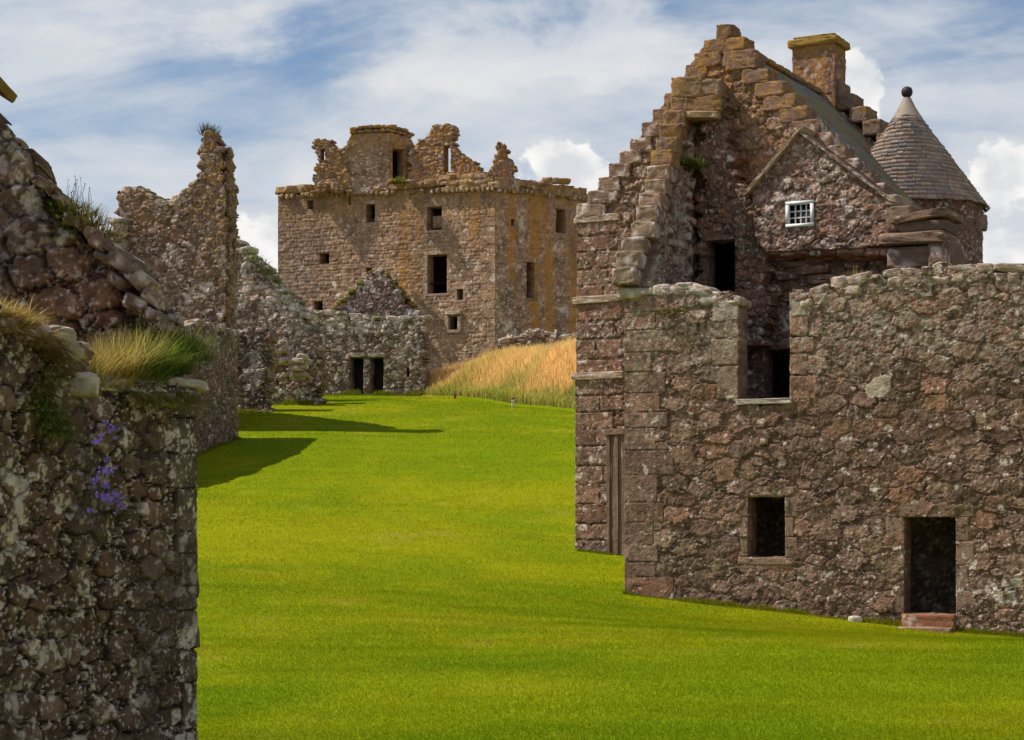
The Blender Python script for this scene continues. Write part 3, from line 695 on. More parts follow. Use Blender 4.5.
# ================================================================== RIGHT: CROW-STEPPED LODGING
A_GW = -28.0
GWp = Plane((1.67, 51.25), A_GW)
def build_lodging():
    g = GWp
    root = thing('crow_stepped_house', g.at(0, 1, 0), 'tall brown stone house with crow-stepped gable, slate roof and square chimney, behind the roofless wing', 'house')
    L = [(574, 600), (574.5, 376), (576, 376), (576.5, 300), (577.5, 300), (577.5, 220), (578, 212), (600, 196), (620, 162), (640, 138), (660, 110), (684, 76), (704, 46), (722, 36)]
    R = [(733, 42), (745, 55), (756, 66), (768, 80), (782, 94), (794, 107), (806, 120), (830, 146), (856, 170), (882, 196), (892, 210), (892, 330), (892, 600)]
    poly = g.poly(L+[(x-5, y) if y < 215 else (x, y) for x, y in R])
    W_ = g.uz(892, 400)[0]
    fire = g.box(704, 238, 737, 300); dk = g.box(764, 349, 800, 420)
    qs = []
    for i, (y0, y1) in enumerate(zip((222, 236, 252, 270, 285, 303, 322, 340, 360, 379, 396, 412, 430, 447, 466, 484, 505, 524, 540), (235, 251, 269, 284, 299, 321, 339, 359, 375, 395, 411, 429, 446, 465, 483, 504, 523, 539, 556))):
        w = (26, 40, 22, 34, 30)[i % 5]; b = g.box(574, y0, 574+w, y1); qs.append((-.08, b[1], b[2], b[3]))
        if w < 38: b2 = g.box(574+w, y0, 622, y1); qs.append((b[1], b2[1], b[2], b[3]))
    c1 = (.34, .23, .16)
    qs += [g.box(697, 230, 745, 240)+(c1,), g.box(690, 240, 704, 262)+(c1,), g.box(737, 240, 748, 268)+(c1,), g.box(737, 268, 750, 290)+(c1,)]
    def paint(U, V, col, k):
        hi = ss(8.6, 11.8, V+1.2*(k['f1']-.5))
        col = lerp(col, np.array((.34, .20, .085)), (hi*.55*ss(.36, .6, k['fine']*.6+k['f2']*.4))[..., None])
        col = lerp(col, ORANGE, (ss(11.6, 13.2, V)*.45*ss(.40, .6, k['fine']))[..., None])
        st = ss(.52, .66, fbm(U*1.1, V*.25, 57, 4))
        return lerp(col, np.array((.16, .115, .10)), (st*.35)[..., None])
    wall('gable_wall', g, poly, .6, .026, ('rubble', .06, .29, 1.5), root, holes=[g.box(706, 240, 735, 300), dk], clip=[(-.05, -1), (W_, -1), (W_, 16), (-.05, 16)], quoins=qs, pal=RED[:4]+FWC[:6], lich=lambda U, V: .20+.3*ss(.5, .7, fbm(U*.5, V*.5, 27, 3)), paint=paint, amp=.075, wround=.035, mort_w=.016, jit=.18, seed=51, rag=False)
    BR = Plane(g.at(0, 0, .55)[:2], A_GW); fb = BR.box(705, 240, 735, 310)
    wall('chimney_breast', BR, BR.poly([(698, 345), (698, 150), (702, 118), (708, 92), (714, 84), (721, 86), (727, 120), (734, 160), (745, 186), (756, 212), (765, 232), (766, 345)]), .56, .022, ('rubble', .05, .22, 1.5), root, holes=[fb], pal=RED+[(.19, .14, .115)], mortar=(.11, .085, .065), lich=.22, amp=.07, wround=.03, mort_w=.014, seed=53,
         special=[(BR.poly([(702, 231), (704, 229), (740, 240), (742, 248), (703, 240)]), (.30, .20, .14))])
    # string courses where the left strip steps out
    for y, d, w in ((218.5, .05, 45), (299.5, .07, 46), (376, .10, 49)):
        b = g.box(577.5-(y > 250)*1-(y > 350)*1.5, y-4, 577+w, y+3.5); mb = MB()
        rock(mb, g.at((b[0]+b[1])/2-.06, (b[2]+b[3])/2, -.3), (b[1]-b[0]+.04, .62+2*d, b[3]-b[2]), g.a, (.38, .29, .215), 10, .05, 10, 0, .35); mb.build('string_course', M_STONE, root, True)
    # moulded door jamb beside the wing
    mb = MB()
    for x0, x1, d, cc in ((608, 611.5, .06, (.20, .14, .105)), (611.5, 616, .02, (.19, .13, .10)), (616, 620, .07, (.215, .148, .11)), (620, 627, .03, (.2, .14, .105))):
        b = g.box(x0, 434, x1, 560); rock(mb, g.at((b[0]+b[1])/2, (b[2]+b[3])/2, d-.2), (b[1]-b[0], .5, b[3]-b[2]), g.a, cc, 14, .012, 10, 0, .0)
    b = g.box(606, 429, 627, 435); rock(mb, g.at((b[0]+b[1])/2, (b[2]+b[3])/2, -.1), (b[1]-b[0], .5, b[3]-b[2]), g.a, (.24, .155, .115), 14, .02, 9, 0, .0)
    mb.build('door_jamb', M_STONE, root, True)
    # crow steps
    def step(x0, y0, x1, y1, k):
        b = g.box(x0, y0, x1, y1); mb = MB(); f = (200-y0)/180
        cc = lerp(np.array((.25, .170, .130)), np.array((.235, .135, .075)), np.clip(f*RNG.uniform(.4, 1.3), 0, 1))*RNG.uniform(.85, 1.15)
        rock(mb, g.at((b[0]+b[1])/2, (b[2]+b[3])/2, -.27), (b[1]-b[0], .68, (b[3]-b[2])), g.a+RNG.uniform(-.03, .03), cc, 9, .085, 9, RNG.uniform(-.03, .03), .46, OCHRE*1.15 if f > .5 else LICH)
        mb.build('crow_step', M_STONE, root, True)
    Lc = [(599, 177), (609.5, 163), (620, 149), (631, 138), (642.5, 122), (653.5, 108.5), (665, 93), (676, 79), (686, 64), (695, 52.5), (705, 40)]
    for i, (x, y) in enumerate(Lc): step(x, y, x+22, y+15, i)
    step(588, 190, 618, 204, 0); step(577, 203, 606, 218, 0)
    step(704.5, 39.5, 724, 52, 0); step(721, 38, 746, 52, 0); step(717, 24.5, 732.5, 40, 0); step(696, 52, 722, 66, 0); step(724, 50, 755, 66, 1)
    for i, (x, y) in enumerate([(764, 55), (777, 69), (792, 82), (804, 95), (816, 107), (828, 120), (840, 133), (854, 146), (866, 159), (880, 171), (893, 184)]):
        step(x-37+RNG.uniform(-4, 4), y, x-7, y+15, i)
    # roof, behind the gable: ridge runs back along -n
    apu, apz = g.uz(724, 40); D = 7.3
    eL, eR = 0.35, W_-.12; zl = zr = g.uz(880, 204)[1]+.05
    def slope(u0, z0, u1, z1, nm, seed):
        run = math.hypot(u1-u0, z1-z0); rows = int(run/.20); mb = MB(); rs = np.random.default_rng(seed); nrm_u, nrm_z = (z0-z1)/run*np.sign(u1-u0)*1, abs(u1-u0)/run
        nrm_u = abs(z0-z1)/run*np.sign(u1-u0)
        for r in range(rows+1):
            t0 = max(0., (r-.35)/rows); t1 = min(1.03, (r+1.15)/rows); d = .9
            while d < D:
                w = rs.uniform(.16, .34); lift = .03+.01*rs.random(); P_ = []
                for (t, dd, l) in ((t1, d, lift), (t1, d+w*.97, lift), (t0, d+w*.97, .004), (t0, d, .004)):
                    u = u0+(u1-u0)*t+nrm_u*l; z = z0+(z1-z0)*t+nrm_z*l; P_.append(g.at(u, z, -dd))
                for (t, dd, l) in ((t1, d, lift-.022), (t1, d+w*.97, lift-.022)):
                    u = u0+(u1-u0)*t+nrm_u*l; z = z0+(z1-z0)*t+nrm_z*l; P_.append(g.at(u, z, -dd))
                cc = np.array(((.17, .20, .27), (.13, .16, .225), (.20, .215, .25), (.15, .17, .19))[int(rs.integers(4))])*rs.uniform(.8, 1.25)
                ms = float(ss(.38, .60, fbm(np.array(d*1.3), np.array(t1*4.), 8, 3)*.75+.25*t1)); cc = lerp(cc, np.array((.30, .24, .05)), ms*rs.uniform(.3, 1.0))
                Q = [(0, 1, 2, 3), (4, 5, 1, 0)] if u1 > u0 else [(3, 2, 1, 0), (0, 1, 5, 4)]
                mb.add(P_, Q, None, cc); d += w
        mb.build(nm, M_SLATE, rf)
    mb = MB()     # sarking under the slates, closed prism
    pts = [(eL, zl-.02), (apu, apz-.02), (eR, zr-.02)]; P_ = [g.at(u, z, -d) for d in (.9, D) for (u, z) in pts]
    mb.add(P_, [(0, 3, 4, 1), (1, 4, 5, 2), (2, 5, 3, 0)], [(0, 1, 2), (5, 4, 3)], (.07, .06, .055))
    rf = mb.build('roof', M_SLATE, root)
    slope(apu, apz, eR+.1, zr-.1, 'slate_slope', 1); slope(apu, apz, eL-.1, zl-.1, 'slate_slope', 2)
    mb = MB()
    d = .95
    while d < D-.1:
        rock(mb, g.at(apu, apz+.05, -d-.3), (.62, .30, .16), g.a+math.pi/2, lerp(np.array((.24, .17, .10)), OCHRE, RNG.random()), 5, .05, 5, 0, .3, OCHRE); d += .6
    mb.build('ridge', M_STONE, rf, True)
    # side walls and back gable
    zt = zl-.02
    for uu, nm in ((.0, 'side_wall'), (W_-.6, 'side_wall')):
        mb = MB(); q = [(uu, -.9), (uu+.6, -.9), (uu+.6, -D), (uu, -D)]; P_ = [g.at(u, z, d) for z in (-1, zt) for (u, d) in q]
        mb.add(P_, [(0, 1, 5, 4), (1, 2, 6, 5), (2, 3, 7, 6), (3, 0, 4, 7), (4, 5, 6, 7)], None, (.24, .17, .125)); mb.build(nm, M_STONE, root)
    bg_ = g.shifted(-D+.0); e = .12
    wall('back_gable', bg_, [(0, -1), (W_, -1), (W_, zr+.1), (apu, apz+.12), (0, zl+.1)], .8, .07, ('rubble', .12, .35, 1.5), root, pal=RED, lich=.25, rag=False, seed=58, amp=.08)
    n = 11
    for i in range(n):
        f = (i+.3)/n; u = lerp(apu, W_, f); z = lerp(apz, zr, f); mb = MB()
        rock(mb, bg_.at(u+.18, z+.28, -.35), (.52, .95, .44), g.a, np.array((.24, .175, .125))*RNG.uniform(.85, 1.15), 9, .08, 7, 0, .3, OCHRE); mb.build('crow_step', M_STONE, root, True)
        u = lerp(apu, 0, f); mb = MB(); rock(mb, bg_.at(u-.18, z+.28, -.35), (.52, .95, .44), g.a, np.array((.28, .2, .14))*RNG.uniform(.85, 1.15), 9, .04, 6, 0, .3, OCHRE); mb.build('crow_step', M_STONE, root, True)
    # chimney on the back gable
    cp = bg_.shifted(.35); b = cp.box(792.5, 44, 834, 112); ch = MB(); rows = 5
    wch = b[1]-b[0]; hz = (b[3]-b[2])/rows; um = (b[0]+b[1])/2
    def chp(k):
        return
    pch = Plane(cp.at(b[0], 0, 0)[:2], A_GW)
    def chim_paint(U, V, col, k):
        col = lerp(col, np.array((.40, .21, .06)), (.6*ss(.38, .6, k['fine']*.5+k['f1']*.5))[..., None]); return lerp(col, OCHRE, (.7*ss(b[3]-.5, b[3], V))[..., None])
    chm = wall('chimney', pch, [(0, b[2]), (wch, b[2]), (wch, b[3]), (0, b[3])], .06, .03, ('coursed', .28, .36, .3, .7), root, pal=RED, lich=.2, paint=chim_paint, amp=.03, rag=False, seed=60, back=False)
    for k_, (uu, dd, aa, ww) in enumerate(((0, -wch*.8, -90, wch*.8), (wch, 0, 90, wch*.8), (wch, -wch*.8, 180, wch))):
        pk = Plane(pch.at(uu, 0, dd)[:2], A_GW+aa); wall('chimney_side', pk, [(0, b[2]), (ww, b[2]), (ww, b[3]), (0, b[3])], .06, .05, ('coursed', .28, .36, .3, .7), chm, pal=RED, lich=.2, paint=chim_paint, amp=.03, rag=False, seed=61+k_, back=False)
    mb = MB(); rock(mb, pch.at(wch/2, b[3]+.06, -wch*.4), (wch+.24, wch*.8+.24, .20), g.a, (.34, .22, .06), 14, .03, 10, 0, .3, OCHRE); rock(mb, pch.at(wch/2, b[3]+.17, -wch*.4), (wch+.02, wch*.8, .16), g.a, (.26, .19, .05), 10, .05, 8, 0, .3, OCHRE); mb.build('chimney_cap', M_STONE, chm, True)
    # ------- the small gabled wing with the white window
    D_ = Plane(g.at(0, 0, .85)[:2], A_GW)
    gp = D_.poly([(752, 300), (752, 188), (763, 172), (776, 158), (790, 142), (800, 134), (812, 139), (830, 152), (850, 167), (872, 184), (889, 199), (889, 246), (780, 252), (765, 252), (766, 300)])
    gp2 = D_.poly([(752, 188), (763, 172), (776, 158), (790, 142), (800, 134), (812, 139), (830, 152), (850, 167), (872, 184), (889, 199), (889, 244), (860, 248), (800, 250), (766, 252), (756, 240)])
    wn = D_.box(787, 202, 813, 226)
    def paint2(U, V, col, k): return lerp(col, np.array((.36, .25, .15)), (.5*ss(10.1, 11.5, V)*ss(.4, .6, k['fine']))[..., None])
    sg = wall('stair_gable', D_, gp2, .86, .022, ('rubble', .08, .26, 1.6), root, holes=[wn], pal=RED+GREY[:2], lich=.40, paint=paint2, amp=.06, wround=.03, mort_w=.014, seed=65, rag=False, quoins=[D_.box(868, 210, 889, 222), D_.box(872, 222, 889, 234), D_.box(864, 234, 889, 246), D_.box(812, 203, 836, 207)])
    mb = MB()
    for i in range(7):
        f = i/6.; x = lerp(754, 799, f); y = lerp(187, 134, f); u, z = D_.uz(x, y); rock(mb, D_.at(u, z+.03, -.33), (.42, .95, .085), D_.a, np.array((.42, .32, .21))*RNG.uniform(.85, 1.1), 10, .06, 6, .82, .35)
    for i in range(11):
        f = i/10.; x = lerp(803, 889, f); y = lerp(134, 199, f); u, z = D_.uz(x, y); rock(mb, D_.at(u, z, -.35), (.46, .92, .06), D_.a, np.array((.28, .21, .155))*RNG.uniform(.85, 1.1), 10, .06, 6, -.64, .35)
    mb.build('skew_slabs', M_STONE, sg, True)
    # corbel course under it and the darker wall below it is the gable itself
    mb = MB()
    for i in range(9):
        x = lerp(770, 884, i/8.); u, z = D_.uz(x, 250+(i % 2)); rock(mb, D_.at(u, z, -.45), (.42, .72, .2), D_.a, pick(RED)*1.05, 5, .08, 6, 0, .3)
    mb.build('corbels', M_STONE, sg, True)
    # white window: frame, glazing bars, dark panes
    fr = MB()
    def bar(x0, x1, z0, z1, d0, d1):
        P_ = [D_.at(u, z, d) for d in (d0, d1) for (u, z) in ((x0, z0), (x1, z0), (x1, z1), (x0, z1))]
        fr.add(P_, [(3, 2, 1, 0), (4, 5, 6, 7), (0, 1, 5, 4), (1, 2, 6, 5), (2, 3, 7, 6), (3, 0, 4, 7)], None, (.75, .75, .72))
    u0, u1, z0, z1 = wn; ft = .055
    bar(u0-.02, u1+.02, z0-.02, z0+ft, -.10, .05); bar(u0-.02, u1+.02, z1-ft, z1+.02, -.10, .05); bar(u0-.02, u0+ft, z0+ft, z1-ft, -.10, .048); bar(u1-ft, u1+.02, z0+ft, z1-ft, -.10, .048)
    wobj = fr.build('window', M_WHITE, root)
    fr = MB()
    for k in (1, 2, 3): x = lerp(u0+ft, u1-ft, k/4.); bar(x-.014, x+.014, z0+ft, z1-ft, -.09, -.05)
    for k in (1, 2): z = lerp(z0+ft, z1-ft, k/3.); bar(u0+ft, u1-ft, z-.014, z+.014, -.088, -.048)
    fr.build('glazing_bars', M_WHITE, wobj)
    fr = MB(); bar(u0, u1, z0, z1, -.16, -.11); fr.build('pane', M_GLASS, wobj)
    # projecting slabs and block at the right foot of the stair gable
    mb = MB()
    def slab(x0, y0, x1, y1, d, dep, cc, tl=0., p=9, lc=.08):
        b = D_.box(x0, y0, x1, y1); rock(mb, D_.at((b[0]+b[1])/2, (b[2]+b[3])/2, d-dep/2), (b[1]-b[0], dep, b[3]-b[2]), D_.a, cc, p, .06, 9, tl, lc, LICH)
    slab(882, 233, 947, 245, .3, 1.6, (.23, .16, .115), -.03); slab(888, 246, 950, 268, .1, 1.4, (.20, .14, .105)); slab(930, 240, 950, 268, .2, 1.5, (.21, .145, .105))
    slab(886, 206, 912, 232, .1, 1.4, (.21, .15, .11)); slab(893, 213, 949, 221, .3, 1.6, (.25, .17, .115), .10); slab(900, 221, 946, 233, .15, 1.5, (.17, .12, .09), .04); slab(884, 194, 900, 208, .1, 1.2, (.34, .27, .19), 0, 5)
    slab(888, 262, 948, 330, .05, 1.4, (.2, .145, .11))
    mb.build('projecting_slabs', M_STONE, root, True)
    # big stones hanging from the broken face above the wing
    mb = MB()
    for i in range(26):
        x = RNG.uniform(768, 886); y = RNG.uniform(255, 300)
        rock(mb, g.at(*g.uz(x, y), .02+RNG.uniform(-.05, .08)), (RNG.uniform(.4, 1.0), .3, RNG.uniform(.12, .25)), D_.a, pick(DARK+RED[:2]), 6, .08, 6, 0, .25)
    mb.build('face_stones', M_STONE, root, True)
    return root
build_lodging()

# ================================================================== STAIR TURRET WITH CONE ROOF
def build_turret():
    cx, cy = PT(907, 0, 53.4)[:2]; R = 1.96; zb = PT(907, 209, 53.4)[2]; za = PT(907, 97, 53.4)[2]
    root = thing('stair_turret', (cx, cy, 2.0), 'round stone stair turret under a conical slate roof with a ball on top', 'turret')
    pl = Plane((cx, cy), 0)
    def mf(u, z, h): a = u/R; return np.stack([cx+np.sin(a)*(R+h), cy-np.cos(a)*(R+h), z], -1)
    wall('wall', pl, [(-math.pi*R, 2.0), (math.pi*R, 2.0), (math.pi*R, zb+.05), (-math.pi*R, zb+.05)], .4, .04, ('rubble', .08, .22, 1.5), root, pal=RED+GREY[:2], lich=.22, amp=.05, rag=False, seed=81, mapf=mf)
    mb = MB(); rs = np.random.default_rng(5); Rb = R+.16; rows = 24
    mb.add(*cone_mesh(cx, cy, zb+.0, za, Rb-.06), col=(.08, .07, .065)); rf = mb.build('cone_roof', M_SLATE, root)
    mb = MB(); Hh = za-zb
    for r in range(rows):
        t0 = r/rows*.94; t1 = (r+1.35)/rows*.94; ra, rb = Rb*(1-t0)+.035, Rb*(1-t1)+.006
        n = max(7, int(2*math.pi*ra/.23)); off = rs.random(); b = np.sort((np.arange(n)+rs.uniform(-.22, .22, n))/n*2*math.pi+off)
        for i in range(n):
            a0, a1 = b[i], (b[i+1] if i < n-1 else b[0]+2*math.pi); a1 -= .012/ra
            dz = rs.uniform(-.02, .02); j = rs.uniform(0, .009)
            def pp(a, rr, t, d=0): return (cx+math.sin(a)*rr, cy-math.cos(a)*rr, zb-.06+Hh*t+d)
            P_ = [pp(a0, ra+j, t0, dz), pp(a1, ra+j, t0, dz), pp(a1, rb, t1), pp(a0, rb, t1), pp(a0, ra-.03, t0, dz), pp(a1, ra-.03, t0, dz)]
            cc = np.array(((.38, .30, .245), (.33, .28, .25), (.42, .325, .255), (.29, .26, .245), (.38, .29, .225))[int(rs.integers(5))])*rs.uniform(.8, 1.2)
            mb.add(P_, [(0, 1, 2, 3), (4, 5, 1, 0)], None, cc)
    mb.build('slates', M_SLATE, rf)
    mb = MB(); a = np.linspace(0, 2*math.pi, 17)[:-1]; mb.add([(cx+math.cos(t)*r, cy+math.sin(t)*r, z) for z, r in ((za-.62, .43), (za-.3, .235), (za-.02, .10)) for t in a], [(k*16+i, k*16+(i+1) % 16, k*16+16+(i+1) % 16, k*16+16+i) for k in (0, 1) for i in range(16)], None, (.30, .25, .20)); V, Q = cube_sphere(8)
    mb.build('lead_cap', M_SLATE, rf, True)
    mb = MB(); V = V/np.linalg.norm(V, axis=1)[:, None]; mb.add(V*.155+np.array((cx, cy, za+.13)), Q, None, (.07, .045, .035)); a = np.linspace(0, 2*math.pi, 13)[:-1]
    P_ = [(cx+math.cos(t)*r, cy+math.sin(t)*r, z) for z, r in ((za-.1, .10), (za+.1, .06)) for t in a]; mb.add(P_, [(i, (i+1) % 12, 12+(i+1) % 12, 12+i) for i in range(12)], None, (.07, .045, .035)); mb.build('ball_finial', M_IRON, root, True)
def cone_mesh(cx, cy, zb, za, R, n=48):
    V = [(cx+math.sin(2*math.pi*i/n)*R, cy-math.cos(2*math.pi*i/n)*R, zb) for i in range(n)]+[(cx, cy, za-.1), (cx, cy, zb)]
    return V, None, [(i, (i+1) % n, n) for i in range(n)]+[((i+1) % n, i, n+1) for i in range(n)]
build_turret()

# ================================================================== THE KEEP
KYc = 118.0
A_KL, A_KR = -23.0, 38.0
def paint_keep(seedo, amt=()):
    def f(U, V, col, k):
        nz = fbm(U*1.7+seedo, V*.07, 33, 4); s = 0
        for (uc, wd, z0_, z1_, am) in amt: s = np.maximum(s, am*np.exp(-((U-uc+.8*(k['f1']-.5))/wd)**2)*ss(z0_-3, z0_+1, V)*ss(z1_+2, z1_, V))
        s = ss(.74, .96, s*.45+nz*.80)*ss(.06, .4, s)*ss(.28, .55, k['fine']*.5+k['f2']*.5)
        col = lerp(col, np.array((.46, .215, .03)), np.clip(s*.85, 0, .9)[..., None])
        top = ss(19.4, 21.4, V+1.6*(k['f1']-.5)); col = lerp(col, np.array((.36, .22, .07)), (top*.6*ss(.35, .6, k['fine']))[..., None])
        d = ss(.55, .70, fbm(U*.5+9, V*.10, 39, 4)); col = lerp(col, np.array((.16, .12, .09)), (d*.4)[..., None])
        return col
    return f
def build_keep():
    c0 = PT(495.5, 0, KYc)[:2]
    KL = Plane(c0, A_KL); KR = Plane(c0, A_KR)
    root = thing('castle_keep', (*c0, 8.5), 'tall ruined tower keep with orange-stained walls and broken turrets on its roof, in the background', 'castle keep')
    pt = lambda pl: pl
    lw = [('l', 427, 206.5, 442, 230), ('l', 427.5, 254.5, 447, 293.5), ('l', 366, 204, 375, 222.5), ('l', 307.5, 200, 313.5, 209), ('l', 320, 253, 329.5, 264), ('l', 314, 301, 323, 311), ('l', 457, 289, 463, 300), ('l', 449, 316, 459, 330), ('l', 366, 268, 372, 274)]
    holL = [KL.box(*w[1:]) for w in lw]
    uL = KL.uz(278, 250)[0]; zt = KL.uz(400, 192)[1]
    top = [(x, y) for x, y in ((278, 196), (300, 195), (340, 193), (400, 190), (440, 187), (470, 184), (496, 182))]
    poly = KL.poly([(278, 420), *top, (496, 440)])
    fc = (.33, .235, .155); fr = []
    q = []
    for i in range(26): y = 190+i*9.2; b = KL.box(496-(9, 15)[i % 2], y, 496, y+9.0); q.append((b[0], .06, b[2], b[3]))
    kw = dict(pal=KEEPC, mortar=(.25, .185, .135), amp=.045, wround=.05, mort_w=.02, jit=.18, lscale=.35, mat=M_STONE_FAR, rag=False)
    wall('front_wall', KL, poly, .85, .045, ('coursed', .17, .31, .2, .62), root, holes=holL, quoins=q+fr, lich=.12, paint=paint_keep(2.3, [(KL.uz(412, 240)[0], 1.5, 15, 20.5, 1.0), (KL.uz(445, 230)[0], 1.3, 14, 17, .6), (KL.uz(330, 250)[0], 1.0, 17, 20, .45), (KL.uz(470, 200)[0], 1.2, 19, 22, .8)]), seed=101, clip=[(uL, 0), (0, 0), (0, 40), (uL, 40)], **kw)
    uR = KR.uz(592, 250)[0]
    rw = [(556, 209, 565.5, 233), (526.5, 262, 534.5, 298), (511, 219, 514.5, 226), (524.5, 259.5, 529.5, 265)]
    holR = [KR.box(*w) for w in rw[:3]]
    polyR = KR.poly([(495.5, 440), (495.5, 182), (530, 185), (560, 190), (592, 195), (592, 440)])
    q = []
    for i in range(26): y = 190+i*9.2; b = KR.box(495, y, 495+(5, 8)[i % 2], y+9.0); q.append((-.06, b[1], b[2], b[3]))
    for (x0, y0, x1, y1) in (): q += [KR.box(x0-2.5, y0-3, x1+2.5, y0)+(fc,), KR.box(x0-2.5, y0, x0, y1)+(fc,), KR.box(x1, y0, x1+2.5, y1)+(fc,)]
    wall('side_wall', KR, polyR, .85, .06, ('coursed', .17, .31, .2, .62), root, holes=holR, quoins=q, lich=.36, paint=paint_keep(5, [(KR.uz(512, 230)[0], 1.2, 17, 22, 1.0), (KR.uz(528, 230)[0], 1.1, 12, 22, 1.0), (KR.uz(545, 230)[0], 1.8, 11, 22, 1.15), (KR.uz(572, 240)[0], 1.6, 12, 22, .9)]), seed=103, clip=[(0, 0), (uR, 0), (uR, 40), (0, 40)], spu=.08, **kw)
    for b in holL[:3]+holL[6:7]: surround(KL, b, root, (.36, .25, .18), .22, .012, mat=M_STONE_FAR, blocks=3)
    for b in holR[:2]: surround(KR, b, root, (.27, .195, .145), .22, .012, mat=M_STONE_FAR, blocks=3)
    # rest of the shell: back walls and roof deck keep the inside dark
    A = KL.at(uL, 0)[:2]; B = c0; D = KR.at(uR, 0)[:2]; E = np.array(A)+np.array(D)-np.array(B)
    mb = MB(); ring = [np.array(A), E, np.array(D)]
    for i in range(2):
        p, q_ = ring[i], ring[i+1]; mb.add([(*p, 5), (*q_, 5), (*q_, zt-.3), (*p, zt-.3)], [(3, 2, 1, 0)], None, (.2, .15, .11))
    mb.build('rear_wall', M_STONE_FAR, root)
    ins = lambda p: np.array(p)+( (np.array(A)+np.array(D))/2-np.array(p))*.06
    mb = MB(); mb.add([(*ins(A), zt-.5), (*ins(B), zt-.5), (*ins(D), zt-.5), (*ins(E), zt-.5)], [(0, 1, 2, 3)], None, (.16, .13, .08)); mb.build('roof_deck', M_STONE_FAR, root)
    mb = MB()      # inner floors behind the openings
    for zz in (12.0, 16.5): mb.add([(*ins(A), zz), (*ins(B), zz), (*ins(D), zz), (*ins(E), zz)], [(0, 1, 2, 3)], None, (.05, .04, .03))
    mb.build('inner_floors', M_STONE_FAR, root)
    # parapet on corbels
    pk = dict(kw); pk.update(amp=.12, lich=.15, rag=True)
    def ppaint(U, V, col, k): return lerp(col, np.array((.34, .22, .055)), (.60*ss(.38, .60, k['fine']*.5+k['f1']*.5))[..., None])
    PL = KL.shifted(.16); PR = KR.shifted(.16)
    wall('parapet', PL, PL.poly([(276.5, 194), (276.5, 189), (300, 189), (312, 186), (345, 187), (360, 187), (400, 184), (420, 182), (440, 178), (455, 178), (470, 174), (486, 175), (497, 177), (497, 188), (470, 189), (440, 190), (400, 192.5), (350, 194)]), .9, .05, ('coursed', .28, .45, .35, .9), root, paint=ppaint, seed=105, **pk)
    wall('parapet', PR, PR.poly([(495, 187), (495, 178), (505, 177), (515, 178), (530, 182), (545, 183), (555, 180), (562, 186), (575, 187), (592, 192), (592, 200), (560, 195), (530, 190)]), .9, .05, ('coursed', .28, .45, .35, .9), root, paint=ppaint, seed=107, **pk)
    mb = MB()
    for i in range(44):
        x = lerp(279, 494, i/43.); y = lerp(197.5, 190.5, i/43.); u, z = KL.uz(x, y); RNG.random() < .86 and rock(mb, KL.at(u+RNG.uniform(-.04, .04), z+.06+RNG.uniform(-.05, .04), .05), (RNG.uniform(.18, .32), .5, RNG.uniform(.2, .34)), KL.a, lerp(np.array((.26, .19, .12)), OCHRE, RNG.random()*.6), 5, .06, 4, 0, .2)
    for i in range(22):
        x = lerp(498, 590, i/21.); y = lerp(190.5, 201, i/21.); u, z = KR.uz(x, y); RNG.random() < .86 and rock(mb, KR.at(u+RNG.uniform(-.05, .05), z+.06+RNG.uniform(-.05, .04), .05), (RNG.uniform(.2, .36), .5, RNG.uniform(.2, .34)), KR.a, lerp(np.array((.24, .18, .12)), OCHRE, RNG.random()*.6), 5, .06, 4, 0, .2)
    mb.build('corbels', M_STONE_FAR, root, True)
    # cap-house round turret
    cx, cy = PT(379, 0, 122.9)[:2]; R = 1.92; z0 = zt-.6; z1 = PT(379, 138, 121)[2]
    def mf(u, z, h): a = u/R; return np.stack([cx+np.sin(a)*(R+h), cy-np.cos(a)*(R+h), z], -1)
    dw = (.28*R, .78*R, PT(390, 180, 120)[2], PT(390, 150, 120)[2])
    def cpaint(U, V, col, k):
        a = ss(z1-1.0, z1, V+.9*(k['f1']-.5))+.8*ss(.15*R, .5*R, U); return lerp(col, np.array((.33, .22, .06)), (np.clip(a, 0, 1)*.75*ss(.3, .56, k['fine']*.5+k['f2']*.5))[..., None])
    H1 = Plane(PT(347, 0, 121.2)[:2], -8); H2 = Plane(PT(389.5, 0, 120.85)[:2], 34); dw = H2.box(392.5, 149, 404, 181)
    def cpaint(U, V, col, k): return lerp(col, np.array((.37, .22, .06)), (.8*ss(z1-1.4, z1+.2, V+1.2*(k['f1']-.5))*ss(.3, .56, k['fine']*.5+k['f2']*.5))[..., None])
    def dpaint(U, V, col, k): return lerp(col, np.array((.38, .225, .055)), (.8*ss(.32, .58, k['fine']*.4+k['f1']*.6))[..., None])
    th = wall('cap_house', H1, H1.poly([(347, 194), (347, 142), (351, 135), (362, 133.5), (389.5, 132.5), (389.5, 194)]), .8, .045, ('rubble', .085, .22, 1.6), root, paint=cpaint, seed=109, **kw, lich=.15)
    wall('door_wall', H2, H2.poly([(389.5, 194), (389.5, 132.5), (404, 136), (411, 139), (415, 146), (413, 160), (414, 194)]), .8, .045, ('rubble', .085, .22, 1.6), th, holes=[dw], paint=dpaint, seed=110, **kw, lich=.15)
    mb = MB()
    for P1, pts in ((H1, [(350, 134), (362, 132.5), (389, 131.5)]), (H2, [(389.5, 131.5), (404, 135), (411, 139)])):
        for dz, hh in ((.05, (.16, .24)), (.26, (.16, .26))):
            copestones(mb, P1.shifted(.10+dz*.2), [(u, z+dz) for u, z in P1.poly(pts)], (.28, .5), hh, .7, [(.30, .2, .11), (.26, .18, .12), (.34, .2, .065)], .25, lcol=OCHRE, n=5)
    mb.build('cornice', M_STONE_FAR, th, True)
    mb = MB(); a, b, c = H1.at(0, 0, -.4), H2.at(0, 0, -.4), H2.at(2.0, 0, -.4); bk = (b[0]-.3, b[1]+2.8)
